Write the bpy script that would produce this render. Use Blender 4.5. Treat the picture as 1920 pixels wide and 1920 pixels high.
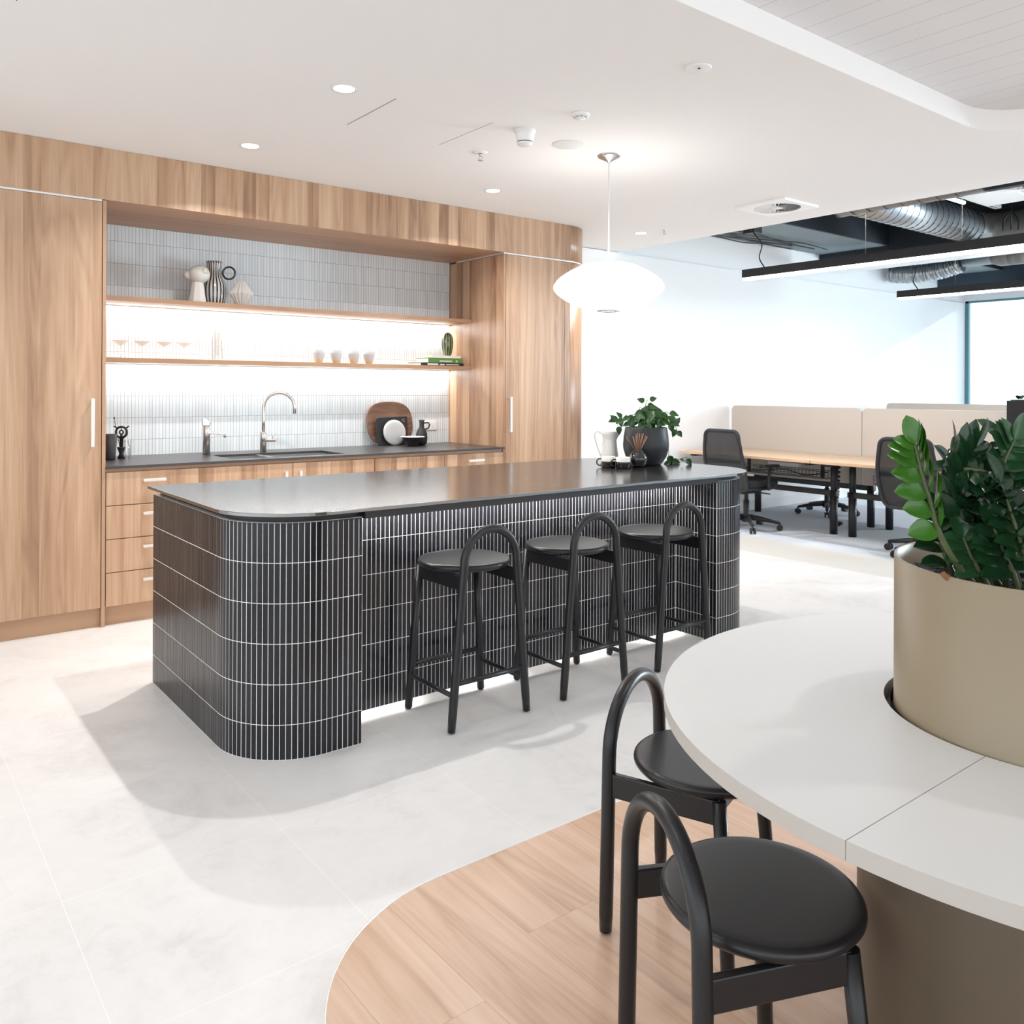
import bpy, math, random
from mathutils import Vector, Matrix
random.seed(7)
PI = math.pi
C = bpy.context.scene.collection
SC = bpy.context.scene
for o in list(bpy.data.objects): bpy.data.objects.remove(o)

# ------------------------------------------------------------------ camera
F, YAW, ROLL, HY, EYE = 1574.9, .9074, .0045, 730.3, 1.35
cam = bpy.data.cameras.new('camera'); co = bpy.data.objects.new('camera', cam); C.objects.link(co)
cam.sensor_width = 36; cam.sensor_fit = 'HORIZONTAL'; cam.lens = F/1920*36
cam.shift_y = -(960-HY)/1920; cam.clip_start = .05; cam.clip_end = 100
fwd = Vector((math.cos(YAW), math.sin(YAW), 0)); rgt = Vector((math.sin(YAW), -math.cos(YAW), 0)); upv = Vector((0, 0, 1))
cx = rgt*math.cos(ROLL) - upv*math.sin(ROLL)*-1
cy = upv*math.cos(ROLL) - rgt*math.sin(ROLL)
co.matrix_world = Matrix(((cx.x, cy.x, -fwd.x, 0), (cx.y, cy.y, -fwd.y, 0), (cx.z, cy.z, -fwd.z, EYE), (0, 0, 0, 1)))
SC.camera = co

# ------------------------------------------------------------------ world, daylight, exposure
SC.view_settings.view_transform = 'Standard'; SC.view_settings.look = 'None'
SC.view_settings.exposure = 0.08; SC.view_settings.gamma = 1.0; SC.view_settings.use_curve_mapping = False
SC.cycles.max_bounces = 8; SC.cycles.diffuse_bounces = 5; SC.cycles.glossy_bounces = 4
SC.cycles.transparent_max_bounces = 12; SC.cycles.sample_clamp_indirect = 6.0
w = bpy.data.worlds.new('world'); SC.world = w; w.use_nodes = True
w.node_tree.nodes['Background'].inputs[0].default_value = (.93, .97, 1.0, 1)
w.node_tree.nodes['Background'].inputs[1].default_value = 1.92

def area(name, loc, direction, sx, sy, power, color=(1, 1, 1), spread=180, shape='RECTANGLE', up=None):
    l = bpy.data.lights.new(name, 'AREA'); l.shape = shape; l.size = sx; l.size_y = sy
    l.energy = power; l.color = color; l.spread = math.radians(spread)
    o = bpy.data.objects.new(name, l); C.objects.link(o)
    z = -Vector(direction).normalized()
    x = Vector(up) if up else (Vector((1, 0, 0)) if abs(z.z) > .9 else Vector((0, 0, 1)).cross(z))
    x = (x - z*x.dot(z)).normalized(); y = z.cross(x)
    m = Matrix((x, y, z)).transposed().to_4x4(); m.translation = loc; o.matrix_world = m
    return o
# daylight through the window wall at the far end of the office
area('window_daylight', (13.75, -1.1, 1.45), (-1, 0, 0), 2.5, 14.6, 5200, (.88, .95, 1.0))
sun_l = bpy.data.lights.new('sun', 'SUN'); sun_l.energy = 2.6; sun_l.angle = math.radians(1.5); sun_l.color = (1, .97, .92)
so = bpy.data.objects.new('sun', sun_l); C.objects.link(so); so.rotation_euler = Vector((-1, .22, -.34)).to_track_quat('-Z', 'Y').to_euler()

# ------------------------------------------------------------------ materials
def mat(name, col=(.8, .8, .8), rough=.5, metal=0, spec=None, coat=0, emit=None, es=0, ior=None, alpha=None, trans=None):
    m = bpy.data.materials.new(name); m.use_nodes = True
    b = m.node_tree.nodes['Principled BSDF']
    b.inputs['Base Color'].default_value = (*col, 1); b.inputs['Roughness'].default_value = rough
    b.inputs['Metallic'].default_value = metal
    if spec is not None: b.inputs['Specular IOR Level'].default_value = spec
    if coat: b.inputs['Coat Weight'].default_value = coat; b.inputs['Coat Roughness'].default_value = .08
    if ior: b.inputs['IOR'].default_value = ior
    if trans: b.inputs['Transmission Weight'].default_value = trans
    if emit: b.inputs['Emission Color'].default_value = (*emit, 1); b.inputs['Emission Strength'].default_value = es
    # a fine procedural unevenness so that no surface is perfectly uniform
    return m
class N:
    def __init__(s, m): s.t = m.node_tree; s.b = s.t.nodes['Principled BSDF']
    def n(s, typ, **k):
        x = s.t.nodes.new(typ)
        for a, v in k.items(): setattr(x, a, v)
        return x
    def l(s, a, b): s.t.links.new(a, b)
    def math(s, op, a, b=None, c=None):
        x = s.n('ShaderNodeMath', operation=op)
        for i, v in enumerate((a, b, c)):
            if v is None: continue
            if isinstance(v, (int, float)): x.inputs[i].default_value = v
            else: s.l(v, x.inputs[i])
        return x.outputs[0]
    def mix(s, f, a, b):
        x = s.n('ShaderNodeMix', data_type='RGBA')
        for i, v in ((0, f), (6, a), (7, b)):
            if isinstance(v, tuple): x.inputs[i].default_value = (*v, 1)
            elif isinstance(v, (int, float)): x.inputs[i].default_value = v
            else: s.l(v, x.inputs[i])
        return x.outputs[2]
    def noise(s, vec, scale=1, detail=4, rough=.55, dist=0, out=0):
        x = s.n('ShaderNodeTexNoise'); x.inputs['Scale'].default_value = scale; x.inputs['Detail'].default_value = detail
        x.inputs['Roughness'].default_value = rough; x.inputs['Distortion'].default_value = dist
        s.l(vec, x.inputs['Vector']); return x.outputs[out]
    def comb(s, x, y, z):
        c = s.n('ShaderNodeCombineXYZ')
        for i, v in enumerate((x, y, z)):
            if isinstance(v, (int, float)): c.inputs[i].default_value = v
            else: s.l(v, c.inputs[i])
        return c.outputs[0]
    def ramp(s, f, stops):
        r = s.n('ShaderNodeValToRGB'); e = r.color_ramp.elements
        while len(e) < len(stops): e.new(.5)
        for i, (p, c) in enumerate(stops): e[i].position = p; e[i].color = (*c, 1)
        s.l(f, r.inputs[0]); return r.outputs[0]
    def bump(s, h, strength=.2, dist=.002):
        b = s.n('ShaderNodeBump'); b.inputs['Strength'].default_value = strength; b.inputs['Distance'].default_value = dist
        s.l(h, b.inputs['Height']); s.l(b.outputs[0], s.b.inputs['Normal'])
    def pos(s):
        g = s.n('ShaderNodeNewGeometry'); p = s.n('ShaderNodeSeparateXYZ'); s.l(g.outputs['Position'], p.inputs[0]); return g.outputs['Position'], p.outputs
    def obj(s):
        g = s.n('ShaderNodeTexCoord'); p = s.n('ShaderNodeSeparateXYZ'); s.l(g.outputs['Object'], p.inputs[0]); return g.outputs['Object'], p.outputs
    def uv(s):
        g = s.n('ShaderNodeTexCoord'); p = s.n('ShaderNodeSeparateXYZ'); s.l(g.outputs['UV'], p.inputs[0]); return p.outputs

def mottled(name, col, rough, amt=.06, scale=6, metal=0, spec=None, coat=0, bump=0, bscale=200):
    m = mat(name, col, rough, metal, spec, coat=coat); q = N(m); v, p = q.obj()
    f = q.noise(v, scale, 5)
    lo = tuple(c*(1-amt) for c in col); hi = tuple(min(1, c*(1+amt)) for c in col)
    q.l(q.mix(f, lo, hi), q.b.inputs['Base Color'])
    if bump: q.bump(q.noise(v, bscale, 3), bump, .001)
    return m

def wood(name, dark, mid, light, strip=.095, along='z', grain=1.0, rough=.5, strips=True, world=True, plank_len=None, joint=0, spread=.5):
    """wood veneer: strips of different tone with fine grain and slow figure along one axis"""
    m = mat(name, mid, rough, spec=.55); q = N(m); v, p = (q.pos() if world else q.obj())
    x, y, z = p[0], p[1], p[2]
    if along == 'z': u = q.math('SUBTRACT', x, q.math('MULTIPLY', y, .93)); t = z
    elif along == 'y': u = x; t = y
    else: u = y; t = x
    k = q.math('FLOOR', q.math('DIVIDE', u, strip))
    wn = q.n('ShaderNodeTexWhiteNoise', noise_dimensions='1D'); q.l(k, wn.inputs['W'])
    tone = wn.outputs['Value']; off = tone
    if plank_len:
        tt = q.math('ADD', t, q.math('MULTIPLY', tone, plank_len))
        k2 = q.math('FLOOR', q.math('DIVIDE', tt, plank_len))
        wn2 = q.n('ShaderNodeTexWhiteNoise', noise_dimensions='2D'); q.l(q.comb(k, k2, 0), wn2.inputs['Vector']); off = wn2.outputs['Value']; tone = off
    if not strips: off = 0.0
    o7 = q.math('MULTIPLY', off, 37.0) if strips else 0.0
    # slow figure (cathedrals)
    fig = q.noise(q.comb(q.math('ADD', q.math('MULTIPLY', u, 7*grain), o7), q.math('MULTIPLY', t, .5*grain), o7), 1, 3, .5, .9)
    rings = q.math('FRACT', q.math('MULTIPLY', fig, 7.0))
    rings = q.math('ABSOLUTE', q.math('SUBTRACT', rings, .5))
    fine = q.noise(q.comb(q.math('MULTIPLY', u, 110*grain), q.math('MULTIPLY', t, 3*grain), o7), 1, 5, .6, .3)
    med = q.noise(q.comb(q.math('ADD', q.math('MULTIPLY', u, 22*grain), o7), q.math('MULTIPLY', t, .55*grain), o7), 1, 4, .55, .4)
    f = q.math('ADD', q.math('MULTIPLY', med, .55), q.math('ADD', q.math('MULTIPLY', fine, .30), q.math('MULTIPLY', rings, .30)))
    if strips: f = q.math('ADD', q.math('MULTIPLY', q.math('SUBTRACT', tone, .5), .22*spread*2), f)
    col = q.ramp(f, [(.25, dark), (.48, mid), (.75, light)])
    if joint:
        fr = q.math('FRACT', q.math('DIVIDE', u, strip)); j = q.math('LESS_THAN', fr, joint/strip)
        if plank_len: j = q.math('MAXIMUM', j, q.math('LESS_THAN', q.math('FRACT', q.math('DIVIDE', tt, plank_len)), joint/plank_len))
        col = q.mix(q.math('MULTIPLY', j, .55), col, tuple(c*.55 for c in dark))
    q.l(col, q.b.inputs['Base Color']); q.bump(fine, .12, .0006)
    return m

def tiles(name, tile, grout, tw, th, gw, rough, vary=.1, spec=.5, v0=0, grough=.8, wob=.0):
    """stacked finger tiles drawn in UV space (u = metres along the wall, v = metres down from the top)"""
    m = mat(name, tile, rough, spec=spec); q = N(m); p = q.uv()
    u = q.math('DIVIDE', p[0], tw); v = q.math('DIVIDE', q.math('SUBTRACT', p[1], v0), th)
    fu = q.math('FRACT', u); fv = q.math('FRACT', v)
    eu = q.math('MINIMUM', fu, q.math('SUBTRACT', 1.0, fu)); ev = q.math('MINIMUM', fv, q.math('SUBTRACT', 1.0, fv))
    du = q.math('MULTIPLY', eu, tw); dv = q.math('MULTIPLY', ev, th)
    d = q.math('MINIMUM', du, dv)
    g = q.math('LESS_THAN', d, gw/2)
    wn = q.n('ShaderNodeTexWhiteNoise', noise_dimensions='2D'); q.l(q.comb(q.math('FLOOR', u), q.math('FLOOR', v), 0), wn.inputs['Vector'])
    val = wn.outputs['Value']
    c = q.mix(val, tuple(x*(1-vary) for x in tile), tuple(min(1, x*(1+vary)) for x in tile))
    q.l(q.mix(g, c, grout), q.b.inputs['Base Color'])
    q.l(q.math('ADD', q.math('MULTIPLY', g, grough-rough), q.math('ADD', rough, q.math('MULTIPLY', val, .06))), q.b.inputs['Roughness'])
    q.l(q.math('MULTIPLY', q.math('SUBTRACT', 1.0, g), spec), q.b.inputs['Specular IOR Level'])
    h = q.math('MINIMUM', q.math('MULTIPLY', d, 400.0), 1.0)
    q.bump(q.math('ADD', h, q.math('MULTIPLY', val, wob)), .35, .0012)
    return m

M = {}
M['wood'] = wood('walnut_laminate', (.26, .142, .080), (.425, .262, .160), (.545, .368, .243), .085, 'z', .9, .36, spread=.8)
M['wood_flat'] = wood('laminate_edge', (.33, .19, .11), (.42, .25, .15), (.46, .29, .18), .3, 'x', .8, .45)
M['floor_wood'] = wood('oak_vinyl_plank', (.42, .25, .15), (.60, .40, .28), (.70, .51, .385), .22, 'y', .8, .33, plank_len=1.5, joint=.0014, spread=.35)
M['board'] = wood('dark_walnut_board', (.05, .022, .012), (.13, .062, .035), (.26, .135, .08), .4, 'x', 2.2, .45)
M['desk_wood'] = wood('beech_desktop', (.62, .42, .26), (.72, .50, .33), (.78, .57, .40), .4, 'y', .7, .35)
M['black_wood'] = None
m = mat('black_stained_ash', (.010, .0105, .012), .34, spec=.5); q = N(m); v, p = q.obj()
g = q.noise(q.comb(q.math('MULTIPLY', p[0], 130.0), q.math('MULTIPLY', p[1], 9.0), q.math('MULTIPLY', p[2], 9.0)), 1, 4, .6, 1.0)
q.l(q.mix(g, (.007, .007, .009), (.014, .0145, .017)), q.b.inputs['Base Color']); q.bump(g, .12, .0006); q.b.inputs['Sheen Weight'].default_value = .05; q.b.inputs['Sheen Roughness'].default_value = .35; M['black_wood'] = m
M['tile_black'] = tiles('glazed_black_finger_tile', (.010, .011, .015), (.93, .92, .91), .0215, .147, .0026, .2, .45, .42, wob=.08)
m = mat('black_tile_glaze', (.010, .011, .015), .2, spec=.42); q = N(m); p = q.uv()
wn = q.n('ShaderNodeTexWhiteNoise', noise_dimensions='2D'); q.l(q.comb(p[0], p[1], 0), wn.inputs['Vector'])
q.l(q.mix(wn.outputs['Value'], (.006, .0065, .009), (.016, .017, .022)), q.b.inputs['Base Color']); q.l(q.math('ADD', .16, q.math('MULTIPLY', wn.outputs['Value'], .12)), q.b.inputs['Roughness']); M['tile_glaze'] = m
M['grout'] = mat('white_grout', (.93, .92, .91), .9, spec=.1)
M['tile_white'] = tiles('pale_finger_tile', (.72, .77, .80), (.20, .21, .22), .0218, .144, .0018, .25, .025, .4, v0=.102, wob=.03)
m = mat('white_ceiling_paint', (.87, .86, .85), .9, spec=.2); q = N(m); v, p = q.pos(); q.bump(q.noise(v, 90, 2), .03, .001); M['ceiling'] = m
m = mat('white_wall_paint', (.90, .905, .91), .85, spec=.2); q = N(m); v, p = q.pos(); q.bump(q.noise(v, 120, 2), .03, .001); M['wall'] = m
# recessed ceiling boards: fine v-joints running along y
m = mat('white_board_ceiling', (.73, .73, .74), .8, spec=.2); q = N(m); v, p = q.pos()
j = q.math('LESS_THAN', q.math('FRACT', q.math('DIVIDE', p[0], .15)), .022); q.l(q.mix(j, (.74, .74, .75), (.5, .5, .51)), q.b.inputs['Base Color']); M['board_ceiling'] = m
# floor tiles, 602.5 mm stack grid
m = mat('pale_stone_tile', (.8, .78, .76), .42, spec=.4); q = N(m); v, p = q.pos()
fx = q.math('FRACT', q.math('DIVIDE', q.math('SUBTRACT', p[0], .431), .6015)); fy = q.math('FRACT', q.math('DIVIDE', q.math('SUBTRACT', p[1], 2.461), .6))
ex = q.math('MINIMUM', fx, q.math('SUBTRACT', 1.0, fx)); ey = q.math('MINIMUM', fy, q.math('SUBTRACT', 1.0, fy))
jt = q.math('LESS_THAN', q.math('MINIMUM', ex, ey), .0019)
wn = q.n('ShaderNodeTexWhiteNoise', noise_dimensions='2D')
q.l(q.comb(q.math('FLOOR', q.math('DIVIDE', q.math('SUBTRACT', p[0], .431), .6015)), q.math('FLOOR', q.math('DIVIDE', q.math('SUBTRACT', p[1], 2.461), .6)), 0), wn.inputs['Vector'])
cl = q.noise(v, 2.2, 6, .6, .8); cl2 = q.noise(v, 9, 6, .65, 1.5)
base = q.ramp(q.math('ADD', q.math('MULTIPLY', cl, .7), q.math('MULTIPLY', cl2, .3)), [(.34, (.655, .64, .63)), (.47, (.75, .74, .73)), (.64, (.80, .79, .78))])
base = q.mix(q.math('MULTIPLY', wn.outputs['Value'], .12), base, (.70, .68, .68))
vein = q.noise(v, 3.1, 9, .7, 2.5); vm = q.math('LESS_THAN', q.math('ABSOLUTE', q.math('SUBTRACT', vein, .62)), .003)
base = q.mix(q.math('MULTIPLY', vm, .35), base, (.5, .48, .47))
q.l(q.mix(jt, base, (.835, .825, .815)), q.b.inputs['Base Color']); q.l(q.math('ADD', .38, q.math('MULTIPLY', cl2, .15)), q.b.inputs['Roughness']); M['floor'] = m
m = mat('grey_blue_carpet', (.36, .40, .46), .95, spec=.1); q = N(m); v, p = q.pos(); f = q.noise(v, 260, 2)
q.l(q.mix(f, (.54, .58, .66), (.66, .70, .76)), q.b.inputs['Base Color']); q.bump(f, .4, .003); M['carpet'] = m
M['strip'] = mottled('cream_vinyl_strip', (.66, .64, .60), .5, .05, 20)
m = mat('dark_stone_top', (.018, .0165, .0155), .24, spec=.9, ior=2.25); q = N(m); v, p = q.pos()
vn = q.noise(q.comb(q.math('MULTIPLY', p[0], .8), q.math('MULTIPLY', p[1], 2.2), 4.0), 1.2, 2, .4, .8)
vm = q.math('LESS_THAN', q.math('ABSOLUTE', q.math('SUBTRACT', vn, .655)), .0012)
q.l(q.mix(q.math('MULTIPLY', vm, .5), q.mix(q.noise(v, 3, 4), (.014, .013, .012), (.023, .02, .018)), (.45, .42, .38)), q.b.inputs['Base Color'])
q.l(q.math('ADD', .155, q.math('MULTIPLY', q.noise(v, 5, 3), .03)), q.b.inputs['Roughness']); M['stone'] = m
M['worktop'] = mottled('charcoal_worktop', (.045, .043, .045), .3, .12, 30, spec=.5)
M['black'] = mottled('black_metal', (.012, .012, .014), .4, .2, 20)
M['black_matt'] = mottled('matt_black', (.014, .0145, .017), .6, .15, 15)
M['black_plastic'] = mottled('black_plastic', (.016, .016, .018), .5, .15, 30)
M['black_gloss'] = mottled('black_glaze', (.008, .008, .011), .08, .2, 8, coat=.6)
M['gap_shade'] = mottled('gap_shade_black', (.004, .004, .004), .9, .1)
M['pot'] = mottled('charcoal_pot', (.018, .021, .026), .42, .12, 10)
M['chrome'] = mottled('brushed_nickel', (.62, .60, .58), .24, .04, 60, metal=1)
M['steel'] = mottled('stainless_steel', (.60, .60, .60), .3, .05, 40, metal=1)
M['handle'] = mottled('satin_aluminium', (.80, .79, .77), .38, .03, 40, metal=.75)
M['alu'] = mottled('pale_aluminium', (.82, .82, .82), .35, .03, 30, metal=.5)
M['white'] = mottled('white_ceramic', (.83, .82, .80), .35, .02, 20)
M['white_plastic'] = mottled('white_plastic', (.82, .82, .82), .4, .02, 20)
M['grey_white'] = mottled('speaker_grille', (.70, .70, .69), .8, .03, 400)
M['pleat'] = mottled('pleated_bisque', (.62, .60, .57), .7, .02, 20)
M['cup_glaze'] = mottled('pale_grey_glaze', (.46, .465, .48), .4, .02, 20)
M['cream'] = mottled('cream_enamel', (.78, .77, .74), .22, .02, 9, coat=.4)
M['table'] = mottled('warm_grey_laminate', (.75, .75, .74), .38, .02, 4, bump=.03)
M['table_edge'] = mottled('table_edging', (.50, .46, .42), .45, .02, 6)
M['drum'] = mottled('dark_taupe_laminate', (.125, .098, .07), .4, .03, 5, spec=.35)
M['taupe'] = mottled('taupe_powder_coat', (.305, .245, .160), .35, .03, 5, spec=.6)
M['mulch'] = mottled('bark_mulch', (.020, .018, .022), .8, .7, 60, bump=.6, bscale=90)
M['mulch2'] = mottled('bark_chip', (.035, .032, .038), .7, .5, 40)
M['bark_red'] = mottled('reddish_husk', (.22, .085, .035), .6, .4, 60)
def leafmat(name, a, b, rough, spec=.6, coat=0):
    m = mat(name, a, rough, spec=spec, coat=coat); q = N(m); v, p = q.obj(); q.l(q.mix(q.noise(v, 22, 4), a, b), q.b.inputs['Base Color'])
    q.b.inputs['Subsurface Weight'].default_value = 0; return m
M['leaf_dark'] = leafmat('dark_waxy_leaf', (.006, .028, .010), (.018, .062, .022), .17, .5, .08)
M['leaf_light'] = leafmat('bright_waxy_leaf', (.030, .12, .012), (.065, .20, .022), .25, .5, .1)
M['leaf_mid'] = leafmat('green_leaf', (.010, .050, .008), (.032, .115, .02), .3, .5, .1)
M['leaf_under'] = leafmat('mid_waxy_leaf', (.013, .055, .020), (.036, .11, .04), .2, .5, .08)
M['stem'] = leafmat('green_brown_stem', (.045, .06, .02), (.10, .12, .045), .5)
M['grey_fabric'] = mottled('oatmeal_fabric', (.60, .55, .50), .95, .05, 300, bump=.25, bscale=500)
M['mesh'] = mottled('charcoal_chair_mesh', (.030, .030, .032), .75, .15, 300)
M['seat_fabric'] = mottled('black_seat_fabric', (.022, .022, .025), .9, .2, 200)
M['cup_base'] = mottled('raw_clay', (.62, .42, .24), .8, .05, 60)
M['duct'] = mottled('galvanised_duct', (.42, .44, .46), .32, .08, 9, metal=.9)
M['duct_dark'] = mottled('brown_grey_duct', (.20, .185, .17), .45, .1, 8, metal=.3)  # brown-grey duct metal
M['slab'] = mottled('raw_soffit', (.20, .245, .265), .85, .12, 3)
M['void_dark'] = mottled('dark_painted_slab', (.012, .018, .026), .7, .3, 4)
M['void_blue'] = mottled('blue_grey_slab', (.13, .20, .27), .8, .5, 9)
M['reed'] = mottled('reed_stick', (.36, .19, .11), .7, .2, 50)
M['paper'] = mottled('page_block', (.80, .78, .73), .8, .04, 80)
M['green_cover'] = mottled('green_book_cover', (.08, .22, .07), .45, .1, 20)
M['black_cover'] = mottled('black_book_cover', (.012, .012, .014), .4, .1, 20)
M['white_cover'] = mottled('off_white_cover', (.72, .70, .64), .5, .05, 20)
M['gold'] = mottled('yellow_spot', (.75, .45, .05), .5, .1, 40)
M['cactus'] = None
m = mat('cactus_glass', (.03, .06, .02), .12, spec=.8, coat=.5); q = N(m); p = q.uv()
s_ = q.math('ABSOLUTE', q.math('SUBTRACT', q.math('FRACT', q.math('MULTIPLY', p[0], 12.0)), .5)); sm = q.math('LESS_THAN', s_, .09)
q.l(q.mix(sm, (.018, .04, .012), (.30, .33, .16)), q.b.inputs['Base Color']); M['cactus'] = m
m = mat('striped_glaze', (.05, .05, .05), .2, spec=.6, coat=.3); q = N(m); p = q.uv()
s_ = q.math('FRACT', q.math('MULTIPLY', p[0], 20.0)); q.l(q.mix(q.math('LESS_THAN', s_, .56), (.012, .012, .014), (.55, .53, .51)), q.b.inputs['Base Color']); M['stripes'] = m
M['led'] = mat('led_strip', (1, 1, 1), .5, emit=(1, .965, .93), es=40)
M['lamp_disc'] = mat('downlight_lens', (1, 1, 1), .5, emit=(1, .97, .93), es=12)
m = mat('pendant_skin', (.95, .94, .92), .6, emit=(1, .975, .95), es=1.15); M['pendant'] = m
M['pendant_rib'] = mat('pendant_rib', (.8, .8, .78), .6, emit=(1, .97, .94), es=.80)
M['linear_led'] = mat('linear_diffuser', (1, 1, 1), .5, emit=(.97, .985, 1), es=9)
def glass(name, tint, gl=.08, rough=.02):
    m = bpy.data.materials.new(name); m.use_nodes = True; t = m.node_tree; t.nodes.clear()
    o = t.nodes.new('ShaderNodeOutputMaterial'); mx = t.nodes.new('ShaderNodeMixShader'); tr = t.nodes.new('ShaderNodeBsdfTransparent'); g = t.nodes.new('ShaderNodeBsdfGlossy')
    fr = t.nodes.new('ShaderNodeLayerWeight'); fr.inputs[0].default_value = .25
    mm = t.nodes.new('ShaderNodeMath'); mm.operation = 'MULTIPLY_ADD'; mm.inputs[1].default_value = .55; mm.inputs[2].default_value = gl
    t.links.new(fr.outputs['Facing'], mm.inputs[0]); t.links.new(mm.outputs[0], mx.inputs[0])
    tr.inputs[0].default_value = (*tint, 1); g.inputs['Roughness'].default_value = rough
    t.links.new(tr.outputs[0], mx.inputs[1]); t.links.new(g.outputs[0], mx.inputs[2]); t.links.new(mx.outputs[0], o.inputs[0]); return m
M['glass'] = glass('clear_glass', (.96, .97, .97), .05)
M['pane'] = glass('window_glass', (.93, .98, 1.0), .02)
def meshy(name, col, hole=.35, sc=900):
    m = bpy.data.materials.new(name); m.use_nodes = True; q = N(m); q.b.inputs['Base Color'].default_value = (*col, 1); q.b.inputs['Roughness'].default_value = .7
    v, p = q.obj(); f = q.noise(v, sc, 0); q.l(q.math('GREATER_THAN', f, hole), q.b.inputs['Alpha']); return m
M['net'] = mat('see_through_mesh', (.022, .023, .026), .7); M['net'].node_tree.nodes['Principled BSDF'].inputs['Alpha'].default_value = .95

# ------------------------------------------------------------------ mesh helpers
class MB:
    def __init__(s, org=(0, 0, 0)): s.v = []; s.f = []; s.sm = []; s.mi = []; s.uv = {}; s.o = Vector(org); s.cur = 0
    def V(s, p): s.v.append(Vector(p)-s.o); return len(s.v)-1
    def Fc(s, idx, smooth=False, uv=None):
        if uv: s.uv[len(s.f)] = uv
        s.f.append(idx); s.sm.append(smooth); s.mi.append(s.cur)
    def box(s, x0, x1, y0, y1, z0, z1):
        i = [s.V(p) for p in ((x0, y0, z0), (x1, y0, z0), (x1, y1, z0), (x0, y1, z0), (x0, y0, z1), (x1, y0, z1), (x1, y1, z1), (x0, y1, z1))]
        for f in ((0, 3, 2, 1), (4, 5, 6, 7), (0, 1, 5, 4), (1, 2, 6, 5), (2, 3, 7, 6), (3, 0, 4, 7)): s.Fc([i[k] for k in f])
        return s
    def prism(s, pts, z0, z1, smooth=False):
        n = len(pts); a = [s.V((p[0], p[1], z0)) for p in pts]; b = [s.V((p[0], p[1], z1)) for p in pts]
        ar = sum(pts[i][0]*pts[(i+1) % n][1]-pts[(i+1) % n][0]*pts[i][1] for i in range(n))
        if ar < 0: a.reverse(); b.reverse()
        s.Fc(a[::-1]); s.Fc(b)
        for i in range(n):
            k = (i+1) % n; s.Fc([a[i], a[k], b[k], b[i]], smooth)
        return s
    def extr(s, poly, vec, smooth=False):
        """closed 3-d polygon extruded along a vector"""
        n = len(poly); a = [s.V(p) for p in poly]; b = [s.V(Vector(p)+Vector(vec)) for p in poly]
        s.Fc(a[::-1]); s.Fc(b)
        for i in range(n): k = (i+1) % n; s.Fc([a[i], a[k], b[k], b[i]], smooth)
        return s
    def tube(s, pts, r, n=12, caps=True, closed=False, sx=1, ref=None):
        pts = [Vector(p) for p in pts]; rr = r if isinstance(r, (list, tuple)) else [r]*len(pts)
        rings = []; pn = None; L = len(pts)
        for i, p in enumerate(pts):
            if closed: t = (pts[(i+1) % L]-pts[i-1])
            else: t = (pts[min(i+1, L-1)]-pts[max(i-1, 0)])
            t.normalize()
            if pn is None:
                a = Vector(ref) if ref else (Vector((0, 0, 1)) if abs(t.z) < .9 else Vector((1, 0, 0)))
                pn = (a - t*a.dot(t)).normalized()
            else: pn = (pn - t*pn.dot(t)).normalized()
            bn = t.cross(pn)
            rings.append([s.V(p + pn*(rr[i]*math.cos(2*PI*k/n)) + bn*(rr[i]*sx*math.sin(2*PI*k/n))) for k in range(n)])
        m = L if closed else L-1
        for i in range(m):
            A = rings[i]; B = rings[(i+1) % L]
            for k in range(n): s.Fc([A[k], A[(k+1) % n], B[(k+1) % n], B[k]], True)
        if caps and not closed: s.Fc(rings[0][::-1]); s.Fc(rings[-1])
        return s
    def lathe(s, prof, c=(0, 0, 0), n=32, smooth=True, close=False, fn=None):
        c = Vector(c); rings = []
        for (r, z) in prof:
            if r < 1e-6: rings.append([s.V(c+Vector((0, 0, z)))]*n)
            else: rings.append([s.V(c+Vector((r*(fn(k, n) if fn else 1)*math.cos(2*PI*k/n), r*(fn(k, n) if fn else 1)*math.sin(2*PI*k/n), z))) for k in range(n)])
        for i in range(len(rings)-1):
            A, B = rings[i], rings[i+1]
            for k in range(n):
                k2 = (k+1) % n; idx = [A[k], A[k2], B[k2], B[k]]; q = []
                for j in idx:
                    if j not in q: q.append(j)
                if len(q) > 2:
                    uvs = {A[k]: (k/n, i), A[k2]: ((k+1)/n, i), B[k2]: ((k+1)/n, i+1), B[k]: (k/n, i+1)}
                    s.Fc(q, smooth, [uvs[j] for j in q])
        return s
    def disc(s, c, r, z, n=32, up=True):
        i = [s.V((c[0]+r*math.cos(2*PI*k/n), c[1]+r*math.sin(2*PI*k/n), z)) for k in range(n)]; s.Fc(i if up else i[::-1]); return s
    def wall(s, path, z0, z1, ztop, smooth=False, u0=0, flip=False):
        """vertical strip along a plan path with uv in metres"""
        u = u0
        for i in range(len(path)-1):
            a, b = path[i], path[i+1]; d = math.dist(a, b)
            q = [s.V((*a, z0)), s.V((*b, z0)), s.V((*b, z1)), s.V((*a, z1))]; uv = [(u, ztop-z0), (u+d, ztop-z0), (u+d, ztop-z1), (u, ztop-z1)]
            if flip: q.reverse(); uv.reverse()
            s.Fc(q, smooth, uv); u += d
        return s
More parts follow.
